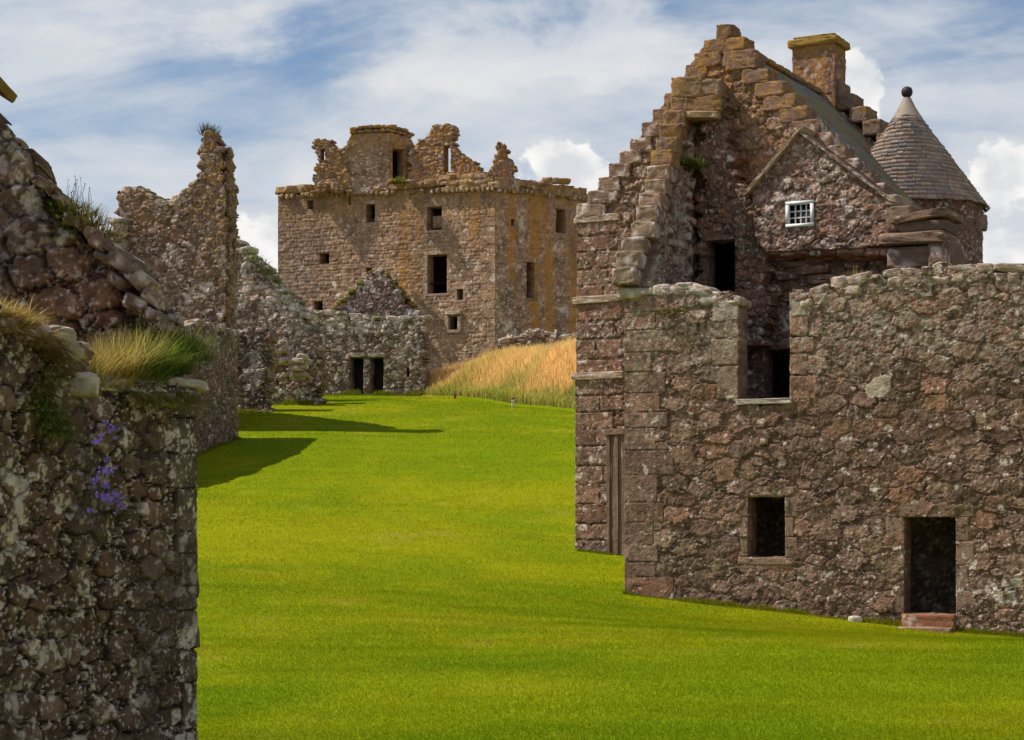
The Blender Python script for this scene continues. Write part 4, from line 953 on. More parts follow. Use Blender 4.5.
    mb.add([(a[0], a[1], z1-.5), (b[0], b[1], z1-.5), (c[0], c[1], z1-.5), (bk[0], bk[1], z1-.5), (a[0], a[1], z0), (b[0], b[1], z0), (c[0], c[1], z0), (bk[0], bk[1], z0)], [(0, 1, 2, 3), (2, 6, 7, 3), (3, 7, 4, 0)], None, (.1, .08, .05)); mb.build('rear_walls', M_STONE_FAR, th)
    # ragged wall stumps on the roof
    rk = dict(kw); rk.update(rag=True, amp=.11)
    def spaint(U, V, col, k): return lerp(col, np.array((.38, .205, .045)), (.75*ss(.42, .62, k['fine']*.45+k['f1']*.55))[..., None])
    S1 = Plane(PT(312, 0, 121.5)[:2], -10); wall('broken_stump', S1, S1.poly([(311, 192), (312, 180), (316, 165), (317, 156), (313, 146), (313, 139), (319, 138), (330, 140), (334, 146), (340, 150), (347, 148), (350, 192)]), .9, .05, ('rubble', .08, .2, 1.7), root, holes=[S1.box(320.5, 149, 325, 160)], paint=spaint, seed=111, lich=.1, **rk)
    S2 = Plane(PT(410, 0, 121.0)[:2], -18); wall('broken_stump', S2, S2.poly([(408, 186), (408, 146), (415, 148), (419, 141), (428, 139), (430, 130), (434, 126), (447, 124), (452, 128), (453, 140), (451, 146), (456, 148), (461, 156), (468, 158), (475, 166), (479, 172), (479, 184)]), .9, .05, ('rubble', .08, .2, 1.7), root, holes=[S2.box(443.5, 145.5, 450.5, 172)], paint=spaint, seed=113, lich=.1, **rk)
    S3 = Plane(PT(489, 0, 119.4)[:2], -5); wall('pinnacle', S3, S3.poly([(487, 180), (489, 170), (494, 168), (493, 162), (497, 159), (496, 148), (498, 142), (502, 141), (506, 146), (509, 154), (511, 158), (515, 164), (514, 172), (516, 180)]), .8, .045, ('rubble', .08, .2, 1.7), root, paint=spaint, seed=115, lich=.1, **rk)
    for x, y in ((486, 177), (424, 184), (540, 183), (556, 181), (300, 188), (330, 186), (464, 177), (402, 182)):
        mb = MB()
        for j in range(3): rock(mb, PT(x+(j-1)*7+RNG.uniform(-2, 2), y+RNG.uniform(-1, 2), 119.6+RNG.uniform(-.3, .4)), (RNG.uniform(.5, .9), .6, RNG.uniform(.25, .5)), RNG.uniform(-.4, .4), lerp(np.array((.26, .185, .125)), OCHRE, RNG.random()), 4, .14, 5, 0, .25)
        mb.build('loose_stones', M_STONE_FAR, root, True)
    # small arched niche with hood stone
    mb = MB(); b = KL.box(447, 311, 462, 315); rock(mb, KL.at((b[0]+b[1])/2, (b[2]+b[3])/2, .08), (b[1]-b[0], .4, .22), KL.a, (.38, .30, .21), 8, .05, 5); 
    for x0, y0, x1, y1 in ((446, 316, 449.5, 331), (458.5, 316, 462, 331), (447, 330, 461, 333)): b = KL.box(x0, y0, x1, y1); rock(mb, KL.at((b[0]+b[1])/2, (b[2]+b[3])/2, .02), (b[1]-b[0], .3, b[3]-b[2]), KL.a, (.36, .28, .19), 8, .05, 5)
    mb.build('niche_surround', M_STONE_FAR, root, True)
build_keep()

# ================================================================== LOW RANGE WITH TWO DOORWAYS, BELOW THE KEEP
def build_range():
    R_ = Plane(PT(300, 0, 103)[:2], -11); root = thing('low_range', (*PT(362, 0, 103)[:2], 8.3), 'low grey rubble building with two dark doorways and a mossy gable', 'ruined building')
    d1 = R_.box(350, 357, 363.5, 397); d2 = R_.box(370, 357, 383.5, 397); sl = R_.box(406.5, 368, 409.5, 377)
    kw = dict(pal=GREY+[(.24, .18, .15), (.42, .37, .32)], filled=.5, mortar=(.12, .095, .075), amp=.10, wround=.05, mort_w=.022, lscale=.3, mat=M_STONE_FAR)
    wall('wall', R_, R_.poly([(296, 402), (296, 311), (330, 313), (352, 316), (380, 319), (400, 320), (425.5, 318), (425.5, 402)]), 1.1, .042, ('rubble', .08, .27, 1.5), root, holes=[d1, d2, sl], lich=lambda U, V: .42+.28*ss(11.2, 12.4, V)+.1*ss(3, 0, U), seed=121, **kw,
         clip=[(-.6, 0), (R_.uz(425.5, 350)[0], 0), (R_.uz(425.5, 350)[0], 40), (-.6, 40)])
    mb = MB(); copestones(mb, R_, R_.poly([(300, 313), (330, 313.5), (352, 316.5), (380, 319.5), (400, 320.5), (424, 318.5)]), (.35, .8), (.22, .4), 1.0, [(.36, .33, .27), (.3, .26, .2), (.12, .14, .04)], .6); mb.build('coping', M_STONE_FAR, root, True)
    # dark rooms behind the doorways
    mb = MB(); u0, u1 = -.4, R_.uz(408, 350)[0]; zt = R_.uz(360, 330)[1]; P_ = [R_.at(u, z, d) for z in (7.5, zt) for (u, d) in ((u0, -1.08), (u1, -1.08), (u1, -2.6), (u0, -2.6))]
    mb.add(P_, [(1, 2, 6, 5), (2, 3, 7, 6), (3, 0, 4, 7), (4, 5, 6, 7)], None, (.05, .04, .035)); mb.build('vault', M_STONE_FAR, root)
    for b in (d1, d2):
        mb = MB(); P_ = [R_.at(u, z, d) for d in (-.9, -.82) for (u, z) in ((b[0], b[2]), (b[1], b[2]), (b[1], b[3]), (b[0], b[3]))]  # dark panel filling the open doorway, standing in for the shade inside
        mb.add(P_, [(4, 5, 6, 7), (3, 2, 1, 0), (3, 7, 6, 2), (0, 4, 7, 3), (1, 2, 6, 5)], None, (.03, .025, .02)); mb.build('door', M_DARKOPENING, root)
    for x0, x1 in ((348, 365.5), (368.5, 385.5)):
        mb = MB(); b = R_.box(x0, 353, x1, 357); rock(mb, R_.at((b[0]+b[1])/2, (b[2]+b[3])/2, -.2), (b[1]-b[0], .6, b[3]-b[2]), R_.a, (.27, .22, .17), 9, .05, 6); mb.build('lintel', M_STONE_FAR, root, True)
    G_ = Plane(PT(333, 0, 104.6)[:2], -11)
    gp = G_.poly([(330, 330), (332, 312), (338, 304), (346, 300), (352, 292), (358, 285), (366, 277), (372, 272), (380, 271), (386, 277), (392, 284), (396, 291), (401, 298), (408, 304), (412, 311), (422, 318), (424, 330)])
    def gpaint(U, V, col, k): return lerp(col, np.array((.16, .15, .035)), (.5*ss(.60, .72, fbm(U*1.2, V*1.2, 9, 3)))[..., None])
    wall('gable', G_, gp, .9, .042, ('rubble', .09, .27, 1.4), root, lich=.5, paint=gpaint, seed=123, **kw)
    mb = MB()
    for i in range(60):      # turf and moss along the gable skew
        f = RNG.random(); x, y = (lerp(333, 374, f), lerp(311, 272, f)) if RNG.random() < .4 else (lerp(382, 424, f), lerp(272, 318, f))
        rock(mb, PT(x, y, 104.6+RNG.uniform(-.2, .4)), (RNG.uniform(.3, .6), .7, RNG.uniform(.14, .26)), 0, (np.array((.13, .14, .025)), np.array((.24, .17, .05)))[int(RNG.integers(2))]*RNG.uniform(.7, 1.3), 3, .2, 5, RNG.uniform(-.5, .5), .0)
    mb.build('moss_cap', M_STONE_FAR, root, True)
build_range()
def small_sign():
    p = PT(317.5, 355, 102.8); mb = MB(); mb.add([p+np.array(d) for d in ((-.32, 0, -.17), (.32, 0, -.17), (.32, 0, .17), (-.32, 0, .17), (-.32, .05, -.17), (.32, .05, -.17), (.32, .05, .17), (-.32, .05, .17))], [(0, 1, 2, 3), (7, 6, 5, 4), (4, 5, 1, 0), (5, 6, 2, 1), (6, 7, 3, 2), (7, 4, 0, 3)], None, (.06, .16, .15))
    tag(mb.build('wall_sign', M_STONE_FAR), 'small dark green sign plate on the low range wall left of the doorways', 'sign')
small_sign()

# ================================================================== LEFT MIDDLE DISTANCE
def build_tower():
    T = Plane(PT(118, 0, 76)[:2], -12); root = thing('ruined_tower', (*PT(175, 0, 76)[:2], 5.), 'ruined tower with a jagged finger of masonry at its right end, left of the keep', 'ruined tower')
    kw = dict(pal=RED+GREY, mortar=(.2, .165, .13), amp=.09, wround=.045, mort_w=.02, lscale=.25, mat=M_STONE_FAR)
    poly = T.poly([(118, 460), (118, 296), (119, 250), (117, 238), (118, 198), (124, 190), (131, 191), (139, 186), (145, 193), (158, 201), (166, 204), (172, 200), (178, 197), (186, 186), (194, 181), (197, 165), (201, 152), (203, 138), (209, 132), (217, 135), (219, 150), (224, 156), (225, 180), (227, 186), (227, 460)])
    def paint(U, V, col, k):
        o = ss(2.6, 4.2, U)*ss(9.5, 13, V+1.5*(k['f1']-.5)); col = lerp(col, np.array((.33, .195, .065)), (o*.6*ss(.36, .6, k['fine']))[..., None])
        return lerp(col, OCHRE, (.5*ss(12.6, 13.6, V)*ss(.42, .6, k['fine']))[..., None])
    ledge = [T.box(146, 253, 216, 259)+((.30, .24, .19),)]
    wall('front_wall', T, poly, 1.0, .032, ('rubble', .07, .24, 1.6), root, clip=[(-.3, 0), (T.uz(225.8, 300)[0], 0), (T.uz(225.8, 300)[0], 40), (-.3, 40)], lich=.46, paint=paint, seed=131, **kw)
    S = Plane(T.at(T.uz(225.8, 300)[0]+.09, 0, -.10)[:2], 78)
    sp = [(0, 4.5), (.95, 4.5), (.95, PT(0, 186, 76)[2]), (.75, PT(0, 172, 76)[2]), (.5, PT(0, 156, 75.5)[2]), (.3, PT(0, 150, 75.4)[2]), (0, PT(0, 146, 75)[2])]
    slit = (.35, .62, PT(226, 262, 76)[2], PT(226, 240, 76)[2])
    wall('side_wall', S, sp, .12, .035, ('rubble', .10, .28, 1.6), root, holes=[slit], lich=.25, paint=lambda U, V, col, k: lerp(col, np.array((.30, .19, .06)), (.6*ss(.4, .6, k['f1']*.5+k['fine']*.5))[..., None]), seed=133, **kw)
    B = Plane((-10.98, 76.4), 99.3); zz = lambda h, y: float(ground(-11, y))+h     # unseen wall behind the finger, added to cast the lawn's shadow band
    wall('rear_wall', B, [(0, 4.5), (8.6, 4.5), (8.6, zz(3.6, 84.5)), (6, zz(5.2, 82)), (3.6, zz(6.6, 80)), (1.5, zz(8.2, 78)), (0, zz(9.0, 76.5))], .9, .09, ('rubble', .12, .3, 1.6), root, lich=.35, seed=137, **kw)
    mb = MB(); copestones(mb, T, T.poly([(120, 199), (126, 191), (140, 188), (158, 202), (166, 205), (178, 198), (194, 182)]), (.25, .55), (.15, .34), 1.0, [(.30, .22, .12), (.24, .2, .13), (.34, .26, .13)], .4, emb=.5); mb.build('loose_stones', M_STONE_FAR, root, True)
    mb = MB()
    for i in range(16):
        y = 222+i*6.3; rock(mb, PT(119+RNG.uniform(-3, 5), y, 75.7), (RNG.uniform(.4, .8), .9, RNG.uniform(.22, .34)), RNG.uniform(-.3, .3), pick([(.36, .3, .22), (.3, .23, .17)]), 4.5, .12, 6, 0, .4)
    for i in range(0):
        x = 146+i*9.6; rock(mb, PT(x, 262-abs(i-3.5)*-.4, 75.5), (.38, .6, .3), T.a, pick(RED), 5, .08, 5, 0, .35)
    mb.build('corbel_stones', M_STONE_FAR, root, True)
build_tower()
def build_curtain():
    c = Plane((-12.95, 56.5), 78.7); u_end = 15.8
    root = thing('courtyard_wall', (-9.9, 62, 2.5), 'long dark wall running away from the lawn edge behind the foreground corner', 'wall')
    zt = PT(237, 335, 72.1)[2]
    kw = dict(pal=DARK+RED[:2], mortar=(.17, .13, .105), amp=.05, wround=.06, mort_w=.03, lscale=.14, mat=M_STONE)
    wall('wall', c, [(0, 0), (u_end, 0), (u_end, zt), (11.7, zt+.0), (8.7, zt-.5), (4, zt-2.0), (0, zt-2.7)], .9, .03, ('rubble', .10, .28, 1.5), root, lich=.28, seed=141, spu=.05, clip=[(0, 0), (u_end, 0), (u_end, 20), (0, 20)], **kw)
    mb = MB(); copestones(mb, c, [(8.7, zt-.9), (11.7, zt-.02), (u_end, zt-.02)], (.3, .6), (.18, .3), .9, GREY, .5); mb.build('coping', M_STONE, root, True)
    e = Plane((-9.85-.9, 50.5+u_end), 0)
build_curtain()
def build_rubble_wall():
    S = Plane(PT(226, 0, 95)[:2], -12); root = thing('sloping_rubble_wall', (*PT(270, 0, 95)[:2], 5.5), 'pale lichened rubble wall sloping down to the right of the ruined tower', 'wall')
    kw = dict(pal=GREY+[(.33, .3, .25), (.3, .24, .18)], mortar=(.23, .19, .15), amp=.10, wround=.05, mort_w=.022, lscale=.35, mat=M_STONE_FAR)
    top = [(224, 236), (232, 238), (240, 243), (246, 253), (255, 262), (264, 266), (270, 276), (277, 287), (286, 295), (292, 305), (300, 312), (308, 318), (312, 330)]
    wall('wall', S, S.poly([(224, 420)]+top+[(312, 420)]), 1.1, .036, ('rubble', .10, .30, 1.35), root, lich=lambda U, V: .42+.2*ss(9, 12.5, V), seed=151, **kw)
    mb = MB(); copestones(mb, S, S.poly(top[1:-1]), (.35, .7), (.2, .38), 1.1, [(.40, .38, .33), (.34, .31, .26), (.28, .24, .19)], .7, emb=.4, n=6); mb.build('loose_stones', M_STONE_FAR, root, True)
build_rubble_wall()
def build_stub():
    S = Plane(PT(236, 0, 86)[:2], -8); root = thing('wall_stub', (*PT(250, 0, 86)[:2], 5.), 'low broken wall stub with a lit tumbled end, below the sloping rubble wall', 'wall')
    kw = dict(pal=GREY+DARK[:2]+[(.46, .42, .37), (.40, .33, .27)], filled=.3, mortar=(.09, .07, .055), amp=.10, wround=.045, mort_w=.02, lscale=.28, mat=M_STONE_FAR)
    wall('wall', S, S.poly([(233, 425), (233, 333), (238, 331), (246, 327), (258, 330), (266, 330), (268, 345), (267, 370), (268, 425)]), 1.2, .033, ('rubble', .12, .3, 1.4), root, lich=.50, seed=161, **kw)
    E = Plane(PT(262, 0, 91)[:2], -10)
    wall('broken_end', E, E.poly([(258, 425), (258, 390), (270, 372), (280, 352), (288, 346), (300, 345), (317, 345), (317, 420)]), 1.2, .033, ('rubble', .13, .3, 1.4), root, lich=.42, seed=163, **kw)
    mb = MB()
    for i in range(34):
        f = RNG.random(); x = lerp(262, 303, f)+RNG.uniform(-8, 8); y = lerp(336, 372, f)+RNG.uniform(-10, 9)
        rock(mb, PT(x, y, 89.8+RNG.uniform(-.3, .5)), (RNG.uniform(.35, .75), .7, RNG.uniform(.18, .32)), RNG.uniform(-.4, .4), pick([(.38, .32, .25), (.36, .27, .2), (.3, .25, .2)]), 4.5, .1, 6, RNG.uniform(-.2, .2), .4)
    mb.build('tumbled_stones', M_STONE_FAR, root, True)
build_stub()
def build_bank_wall():
    S = Plane(PT(498, 0, 108)[:2], 0); kw = dict(pal=GREY, mortar=(.16, .13, .1), amp=.2, wround=.12, mort_w=.05, lscale=.3, mat=M_STONE_FAR)
    root = thing('tumbled_dyke', (*PT(530, 0, 108)[:2], 9.5), 'low tumbled stone dyke at the foot of the keep above the golden grass', 'wall')
    wall('wall', S, S.poly([(497, 375), (497, 344), (505, 339), (520, 337), (530, 333), (540, 331), (552, 334), (562, 338), (575, 333), (600, 332), (600, 375)]), .9, .045, ('rubble', .14, .34, 1.7), root, lich=.45, seed=171, **kw)
    mb = MB(); copestones(mb, S, S.poly([(499, 343), (520, 337), (540, 332), (562, 338), (600, 333)]), (.4, .9), (.15, .3), .9, [(.42, .38, .31), (.34, .29, .22)], .5); mb.build('loose_stones', M_STONE_FAR, root, True)
build_bank_wall()

# ================================================================== LEFT FOREGROUND
NU = 5.2; NW = Plane((-2.07-NU*math.cos(rad(64)), 13.1-NU*math.sin(rad(64))), 64)
def build_near():
    root = thing('foreground_wall', (-2.1, 10, 0), 'dark lichen-streaked wall filling the left foreground, grass growing on its head', 'wall')
    top = NW.poly([(-130, 285), (-60, 300), (-10, 312), (40, 322), (62, 335), (80, 345), (88, 368), (97, 384), (140, 386), (190, 388)])
    poly = [(top[0][0], -.5)]+top+[(NU+.2, top[-1][1]), (NU+.2, -.5)]
    qs = []
    zs = [top[-1][1]]; i = 0
    while zs[-1] > -.3:
        h = (.17, .25, .20, .28, .15, .22)[i % 6]*RNG.uniform(.85, 1.15); w = RNG.uniform(.16, .36); qs.append((NU-w, NU+.03, zs[-1]-h, zs[-1], (.15, .118, .095))); zs.append(zs[-1]-h); i += 1
    def paint(U, V, col, k):
        s = ss(.48, .62, fbm(U*3.2, V*2.2, 63, 4)); col = lerp(col, np.array((.105, .08, .065)), (s*.55)[..., None])
        t = ss(.9, 2.4, V); return col*(1.0+.0*t[..., None])
    wall('wall', NW, poly, .9, .0065, ('rubble', .036, .145, 1.5, -.5), root, quoins=qs, pal=[(.82*c[0], .74*c[1], .68*c[2]) for c in DARK+GREY[1:3]+[(.16, .115, .095)]], filled=.0, mortar=(.022, .018, .015), amp=.036, wround=.016, mort_w=.010, lich=.46, lscale=.07, paint=paint, seed=201, mat=M_STONE_NEAR, spu=.0085, clip=[(top[0][0], -.5), (NU, -.5), (NU, 6), (top[0][0], 6)])
    mb = MB()
    copestones(mb, NW, NW.poly([(90, 382), (100, 385), (140, 386), (192, 388)]), (.3, .6), (.06, .11), .85, [(.32, .27, .2), (.26, .2, .14), (.36, .31, .24)], .45, n=9, emb=.3)
    copestones(mb, NW, NW.poly([(-60, 302), (40, 324), (66, 338), (86, 362)]), (.16, .32), (.06, .13), .85, GREY, .5, n=9, emb=.6)
    for (x, y, w, h, Y) in ((76, 352, .42, .20, 10.3), (74, 366, .34, .24, 10.35), (84, 385, .40, .2, 10.6), (64, 338, .32, .18, 10.1), (150, 391, .62, .13, 12.0), (112, 386, .5, .10, 11.2), (130, 384, .4, .08, 11.6), (170, 400, .3, .14, 12.5)):
        w *= .75; h *= .8; p = NW.at(*NW.uz(x, y), -w/2+RNG.uniform(-.0, .05)); rock(mb, p, (w*.9, w, h), NW.a+RNG.uniform(-.15, .15), (.35, .30, .23), 4, .09, 10, RNG.uniform(-.06, .06), .55)
    mb.build('coping', M_STONE_NEAR, root, True)
build_near()
def build_near_gable():
    G = Plane((-2.12, 13.3), 3.0)
    root = thing('ruined_gable', (-3.2, 13.5, 0), 'large rough-stoned gable sloping down to the right behind the foreground wall', 'ruined gable')
    sl = [(-150, 66), (-60, 74), (-34, 96), (-8, 120), (6, 139), (22, 158), (36, 175), (52, 192), (66, 208), (84, 226), (100, 240), (114, 252), (122, 268), (138, 282), (152, 300), (166, 312), (176, 330), (186, 345), (196, 352)]
    poly = [(-150, 800)]+sl+[(196, 800)]
    def paint(U, V, col, k):
        e = ss(.46, .6, fbm(U*2.2, V*2.2, 67, 4)); return lerp(col, np.array((.115, .085, .07)), (e*.45)[..., None])
    wall('wall', G, G.poly(poly), .8, .0095, ('rubble', .032, .19, 1.45), root, filled=.15, pal=[(.92*c[0], .84*c[1], .78*c[2]) for c in DARK+RED[:3]+GREY[:1]], mortar=(.025, .02, .016), amp=.080, wround=.025, mort_w=.012, lich=.47, lscale=.075, paint=paint, seed=211, mat=M_STONE_NEAR, clip=G.poly([(-150, 800), (-150, 52), (-50, 62), (-26, 86), (4, 116), (34, 158), (60, 188), (78, 208), (96, 226), (112, 240), (128, 256), (150, 288), (172, 318)])+[(-.06, G.uz(188, 330)[1]), (-.06, -.5)])
    mb = MB(); copestones(mb, G, G.poly(sl[2:-2]), (.09, .19), (.05, .10), .75, DARK+[(.3, .26, .2), (.26, .17, .09)], .40, n=8, emb=.72, nd=2)
    for (x, y, w, h) in ((103, 246, 24, 14), (96, 238, 18, 12), (130, 266, 40, 20), (143, 281, 30, 20), (154, 302, 30, 14), (118, 252, 20, 12), (158, 318, 26, 12), (166, 330, 24, 12), (112, 262, 22, 9), (124, 284, 20, 12), (138, 306, 26, 14)):
        u, z = G.uz(x, y); rock(mb, G.at(u, z, .05), (w*.0066, .4, h*.0066), G.a+RNG.uniform(-.2, .2), pick(DARK+GREY[:2])*1.15, 5, .10, 10, -.55+RNG.uniform(-.2, .2), .5)
    mb.build('skew_stones', M_STONE_NEAR, root, True)
    # overhanging eave slab whose tip just enters the picture
    mb = MB(); u, z = G.uz(-38, 55); rock(mb, G.at(u, z, -.2), (.56, .9, .07), G.a, (.30, .19, .07), 14, .03, 9, -.62, .2, OCHRE); mb.build('eave_slab', M_STONE_NEAR, root, True)
    return G
NG = build_near_gable()

# ================================================================== PLANTS ON THE WALLS
def tuft(mb, c, n, hgt, spread, cols, lean=(0, 0, 0), droop=.5, w=.006, ell=(1, 1)):
    """arched blades: root in an ellipse, bending outwards"""
    c = np.array(c); cols = np.array(cols)
    for i in range(n):
        a = RNG.uniform(0, 2*math.pi); r = math.sqrt(RNG.random()); root = c+np.array((math.cos(a)*r*spread*ell[0], math.sin(a)*r*spread*ell[1], 0))
        h = hgt*RNG.uniform(.5, 1.1); d = np.array((math.cos(a)*r*.5+RNG.normal(0, .42), math.sin(a)*r*.5+RNG.normal(0, .42), 1.0))+np.array(lean); d /= np.linalg.norm(d)
        b = a+math.pi/2+RNG.normal(0, .6); sd = np.array((math.cos(b), math.sin(b), 0)); ww = w*RNG.uniform(.6, 1.3); p = root.copy(); pts = []
        for k in range(5):
            pts.append(p.copy()); p = p+d*h/4; d = d+np.array((RNG.normal(0, .07), RNG.normal(0, .07), -droop*.32)); d /= np.linalg.norm(d)
        V = []
        for k in range(4): f = ww*(1-.22*k); V += [pts[k]-sd*f, pts[k]+sd*f]
        V.append(pts[4]); cc = cols[int(RNG.integers(len(cols)))]*RNG.uniform(.75, 1.25)
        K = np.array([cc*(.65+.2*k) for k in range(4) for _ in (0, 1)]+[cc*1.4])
        mb.add(V, [(0, 1, 3, 2), (2, 3, 5, 4), (4, 5, 7, 6)], [(6, 7, 8)], K)
GREEN = [(.13, .19, .02), (.17, .22, .03), (.09, .14, .02)]; STRAW = [(.52, .36, .12), (.60, .44, .18), (.42, .29, .07), (.36, .30, .05)]; MIXED = GREEN+STRAW[:2]+[(.2, .19, .03)]
def plant(name, cat, label, build, group=None):
    mb = MB(); build(mb); o = mb.build(name, M_LEAF); return tag(o, label, cat, group)
def at_x(px, py, X):         # point of a right-facing wall at X seen at picture (px,py)
    return np.array(NW.at(*NW.uz(px, py), X+2.09))
def b1(mb):
    for (x, y, n, h) in ((8, 318, 150, .16), (28, 326, 150, .17), (48, 338, 150, .15), (18, 330, 100, .14), (60, 350, 70, .1), (12, 334, 110, .16), (24, 342, 120, .17), (38, 350, 120, .17), (52, 356, 110, .16), (64, 362, 80, .13)):
        tuft(mb, at_x(x, y, -2.18), int(n*2.4), h*1.2, .13, STRAW+[(.34, .22, .07), (.26, .17, .06)], (.5, -.25, -.1 if y < 333 else -.5), 1.0, .0030)
plant('grass_tuft', 'grass tuft', 'straw-coloured grass tuft on the highest part of the foreground wall, at the left edge', b1)
def b2(mb):
    for i in range(11):
        y = 340+i*9; tuft(mb, at_x(40+7*math.sin(i*.8)-i*.3, y, -2.03), 130, .15, .085, [(.26, .18, .06), (.2, .13, .05), (.14, .12, .03)] if i < 6 else GREEN+[(.05, .08, .012), (.16, .12, .04)], (.45, 0, -1.2), .6, .004)
plant('hanging_grass', 'grass tuft', 'long green and brown grass hanging down the face of the foreground wall', b2)
def b3(mb):
    for (x, y, n, h, cs) in ((102, 381, 150, .17, STRAW[:3]+GREEN[:2]), (118, 376, 190, .20, STRAW+[(.3, .2, .06)]), (138, 374, 170, .22, STRAW[:3]+MIXED), (152, 372, 170, .25, MIXED), (168, 372, 170, .22, GREEN), (182, 374, 150, .18, GREEN+[(.05, .09, .015)]), (128, 384, 120, .11, STRAW[2:]), (108, 388, 120, .1, STRAW), (122, 389, 120, .11, STRAW[:3]), (150, 390, 120, .12, MIXED), (160, 384, 90, .16, GREEN)):
        tuft(mb, at_x(x, y, -2.20), int(n*3.0), h*1.45, .14, cs, (.15, 0, 0), .6, .0030)
plant('grass_clump', 'grass tuft', 'broad clump of green and golden grass on the lower head of the foreground wall', b3)
def b4(mb):
    for (x, y, n, h) in ((178, 350, 110, .2), (190, 352, 120, .2), (200, 360, 60, .14)): tuft(mb, PT(x, y, 13.15), n, h, .10, GREEN+[(.3, .24, .06)], (.1, -.1, 0), .4, .004)
plant('grass_tuft', 'grass tuft', 'green grass tuft at the foot of the rough gable slope, right of its last stones', b4)
def b5(mb):
    for (x, y, n, h) in ((92, 226, 150, .16), (84, 216, 110, .14), (100, 236, 120, .14), (74, 208, 60, .1), (106, 242, 60, .12)): tuft(mb, PT(x, y, 13.2), n, h, .09, STRAW[:3]+[(.16, .16, .02), (.12, .14, .02)], (.15, -.1, 0), .5, .0038)
    for i in range(6): tuft(mb, PT(56+i*3, 205+i*7, 13.16), 26, .10, .05, GREEN, (0, -.5, -.6), .5, .003)
plant('grass_tuft', 'grass tuft', 'golden green grass tuft growing halfway up the slope of the rough gable', b5)
def b6(mb):
    for i in range(9): tuft(mb, at_x(128+i*7.5, 392+4*(i % 3), -2.05), 70, .17, .07, [(.22, .17, .05), (.26, .2, .07), (.13, .13, .025)], (.3, 0, -1.2), .6, .0035)
plant('hanging_grass', 'grass tuft', 'short dry grass fringe hanging below the broad clump on the foreground wall', b6)
def bell_flowers(name, label, spots, Y, size, stem, group=None, col=(.50, .33, .98), leaf=None):
    """thin stems with nodding bells"""
    root_p = np.mean([PT(x, y, yy) for (x, y, yy) in spots], axis=0); root = thing(name, root_p, label, 'flowers', group)
    st = MB(); fl = MB()
    for (x, y, yy) in spots:
        p = PT(x, y, yy); b = p+np.array((RNG.uniform(-.03, .03), RNG.uniform(0, .04), -stem)); sd = np.array((.0012, 0, 0))
        m = (p+b)/2+np.array((RNG.uniform(-.015, .015), -.01, 0)); st.add([b-sd, b+sd, m+sd, m-sd, p+sd, p-sd], [(0, 1, 2, 3), (3, 2, 4, 5)], None, (.10, .13, .04))
        a0 = RNG.uniform(0, 6.28); tl = np.array((RNG.uniform(-.6, .6), RNG.uniform(-.9, .1), RNG.uniform(-.8, .4))); tl /= np.linalg.norm(tl)
        e1 = np.cross(tl, (0.3, .2, 1)); e1 /= np.linalg.norm(e1); e2 = np.cross(tl, e1); V = [p]; s = size*RNG.uniform(.8, 1.25)
        for k in range(10):
            a = a0+k*math.pi/5; r = s*(.62 if k % 2 else .95); l = s*(.75 if k % 2 else 1.1); V.append(p+e1*math.cos(a)*r*.6+e2*math.sin(a)*r*.6+tl*l*.55)
        for k in range(10): pass
        V2 = [p+(v-p)*.45+tl*s*-.02 for v in V[1:]]; 
        fl.add(V+V2, [(1+k, 1+(k+1) % 10, 11+(k+1) % 10, 11+k) for k in range(10)], [(0, 11+k, 11+(k+1) % 10) for k in range(10)], np.array(col)*RNG.uniform(.8, 1.25))
    if leaf: leaf(st)
    st.build('stems', M_LEAF, root); fl.build('blossoms', M_PETAL, root)
sp = []
for (x, y, n, s) in ((108, 428, 9, 7), (113, 431, 6, 6), (100, 437, 4, 4), (107, 458, 3, 4), (105, 471, 9, 7), (111, 470, 6, 6), (100, 482, 9, 6), (106, 484, 5, 6), (102, 496, 8, 6), (110, 500, 9, 7), (121, 505, 7, 6), (112, 491, 3, 3), (91, 511, 4, 3), (121, 497, 4, 3), (96, 444, 4, 4)):
    for i in range(n): sp.append((x+RNG.normal(0, s*.5), y+RNG.normal(0, s*.5), None))
ny = lambda x, y: NW.shifted(.07).at(*NW.shifted(.07).uz(x, y))[1]
sp = [(x, y, ny(x, y)) for x, y, _ in sp]
def lf(mb):
    for (x, y) in ((98, 435), (100, 460), (93, 490), (110, 512), (118, 516), (104, 475)): tuft(mb, at_x(x, y, -2.02), 34, .09, .05, GREEN+[(.16, .13, .03)], (.4, 0, -.8), .6, .003)
bell_flowers('harebell_plant', 'trailing purple harebells hanging down the face of the foreground wall', sp, 0, .027, .05, leaf=lf)
bell_flowers('pink_flower', 'single pink flower above the trailing harebells on the foreground wall', [(105, 414, ny(105, 414)), (107, 412.5, ny(107, 412)), (104, 412.5, ny(104, 412))], 0, .016, .04, col=(.62, .32, .45))
sp = [(66+RNG.uniform(0, 26), 176+RNG.uniform(0, 18), 13.2+RNG.uniform(-.1, .1)) for i in range(20)]
bell_flowers('harebell_plant', 'thin-stemmed purple harebells standing against the sky on the rough gable', sp, 0, .010, .14)
sp = [(104+RNG.uniform(0, 22), 205+RNG.uniform(0, 26), 13.1) for i in range(9)]
bell_flowers('harebell_plant', 'few purple harebells right of the grass tuft on the rough gable', sp, 0, .010, .10)
sp = [(RNG.uniform(138, 182), RNG.uniform(306, 332), 12.9) for i in range(8)]
bell_flowers('harebell_plant', 'scattered purple harebells among the stones above the broad grass clump', sp, 0, .012, .10)
def b7(mb):
    for (x, y, n) in ((672, 168, 130), (686, 167, 150), (697, 168, 90), (680, 172, 80)): tuft(mb, PT(x, y, 48.35), n, .42, .26, [(.07, .12, .015), (.10, .14, .02), (.17, .17, .025)], (0, -.35, -.1), .8, .012)
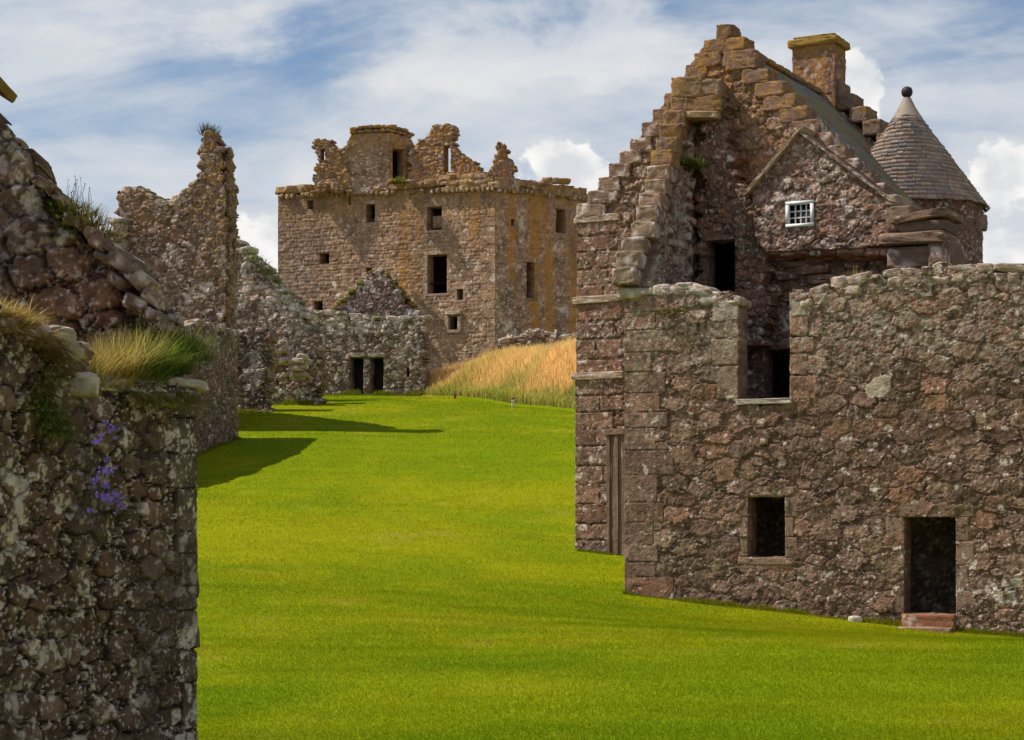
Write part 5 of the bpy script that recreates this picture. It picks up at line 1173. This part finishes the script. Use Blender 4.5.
plant('grass_tuft', 'grass tuft', 'thick dark green tuft on a ledge of the wing gable under the flue', b7)
def b8(mb):
    for (x, y, n) in ((758, 224, 70), (764, 226, 70)): tuft(mb, PT(x, y, 48.9), n, .42, .14, [(.17, .2, .02), (.22, .23, .03)], (0, -.3, 0), .6, .012)
plant('grass_tuft', 'grass tuft', 'bright green tuft in the angle left of the white window', b8)
def b9(mb):
    for (x, y, n) in ((664, 314, 80), (674, 311, 80), (682, 312, 60)): tuft(mb, FWp.at(*FWp.uz(x, y), .03), n, .22, .16, [(.12, .14, .025), (.19, .18, .03), (.24, .18, .04)], (-.2, -.5, -.5), .8, .012)
plant('grass_tuft', 'grass tuft', 'mossy green tuft in the wing wall just below its left head', b9)
def b10(mb):
    for (x, y, n) in ((852, 279, 24), (857, 278, 12)): tuft(mb, FWp.at(*FWp.uz(x, y), -.3), n, .42, .10, [(.2, .19, .03), (.3, .22, .07), (.16, .16, .03)], (0, 0, 0), .25, .008)
plant('grass_tuft', 'grass tuft', 'thin weedy stalks growing on the wing wall head right of the gap', b10)
def b11(mb):
    for (x, y, n) in ((762, 445, 20),): tuft(mb, FWp.at(*FWp.uz(x, y), .03), n, .2, .06, [(.36, .27, .05), (.2, .2, .03)], (-.1, -.5, -.3), .8, .01)
plant('grass_tuft', 'grass tuft', 'tiny yellow tuft in the wing wall below the gap sill', b11)
def b12(mb):
    for (x, y, n) in ((209, 134, 60), (206, 135, 40), (213, 135, 30)): tuft(mb, PT(x, y, 76.3), n, .55, .25, [(.05, .075, .02), (.08, .10, .03)], (0, 0, 0), .35, .02)
plant('shrub_tuft', 'plant', 'small dark weed on the tip of the ruined tower finger', b12)
def b13(mb):
    for i in range(26):
        f = i/25.; x = lerp(245, 308, f); y = lerp(252, 318, f)+RNG.uniform(-4, 2); tuft(mb, PT(x, y, 94.6), 16, .4, .45, GREEN+[(.2, .18, .04)], (0, -.3, 0), .8, .03)
plant('grass_fringe', 'grass tuft', 'green grass fringe along the sloping head of the rubble wall', b13)
for (x, y, n_, lb) in ((243, 279, 50, 'rusty dry grass tuft high on the face of the sloping rubble wall'), (259, 293, 60, 'rusty dry grass tuft halfway down the face of the sloping rubble wall')):
    def bx_(mb): tuft(mb, PT(x, y, 94.0), n_, .55, .22, [(.34, .21, .08), (.28, .18, .06)], (0, -.4, -.9), .8, .03)
    plant('grass_tuft', 'grass tuft', lb, bx_)
def b14(mb):
    for (x, y, n) in ((398, 183, 90), (403, 184, 60)): tuft(mb, PT(x, y, 119.3), n, .5, .5, [(.13, .17, .02), (.2, .2, .03)], (0, -.2, 0), .6, .04)
plant('grass_tuft', 'grass tuft', 'green tuft at the keep parapet below the cap-house door', b14)
# ------------------------------------------------------------------ small things on the grass
def post(px, py, Y, h, cols, label):
    X, Y, _ = PT(px, py, Y); z = float(ground(X, Y)); mb = MB()
    for z0, z1, c in cols: rock(mb, (X, Y, z+h*(z0+z1)/2), (.13, .13, h*(z1-z0)), 0, c, 6, .02, 5, 0, 0)
    o = mb.build('marker_post', M_STONE, None, True, (X, Y, z)); tag(o, label, 'marker post')
post(455, 395, 97, .42, ((-.1, .65, (.30, .12, .07)), (.65, 1, (.42, .3, .22))), 'short reddish brown marker post at the foot of the golden grass, farther one')
post(513, 411, 89.5, .42, ((-.1, .45, (.7, .68, .64)), (.45, .8, (.75, .73, .7)), (.8, 1, (.35, .08, .05))), 'short white marker post with a dark red top at the edge of the lawn')
mb = MB(); u, z = FWp.uz(858, 618); p = FWp.at(u, z, .25); p = (p[0], p[1], float(ground(p[0], p[1]))+.04); rock(mb, p, (.30, .24, .17), .2, (.62, .56, .48), 3, .1, 9, 0, .3); tag(mb.build('pale_stone', M_STONE, None, True), 'single whitish stone lying in the grass left of the wing doorway', 'stone')
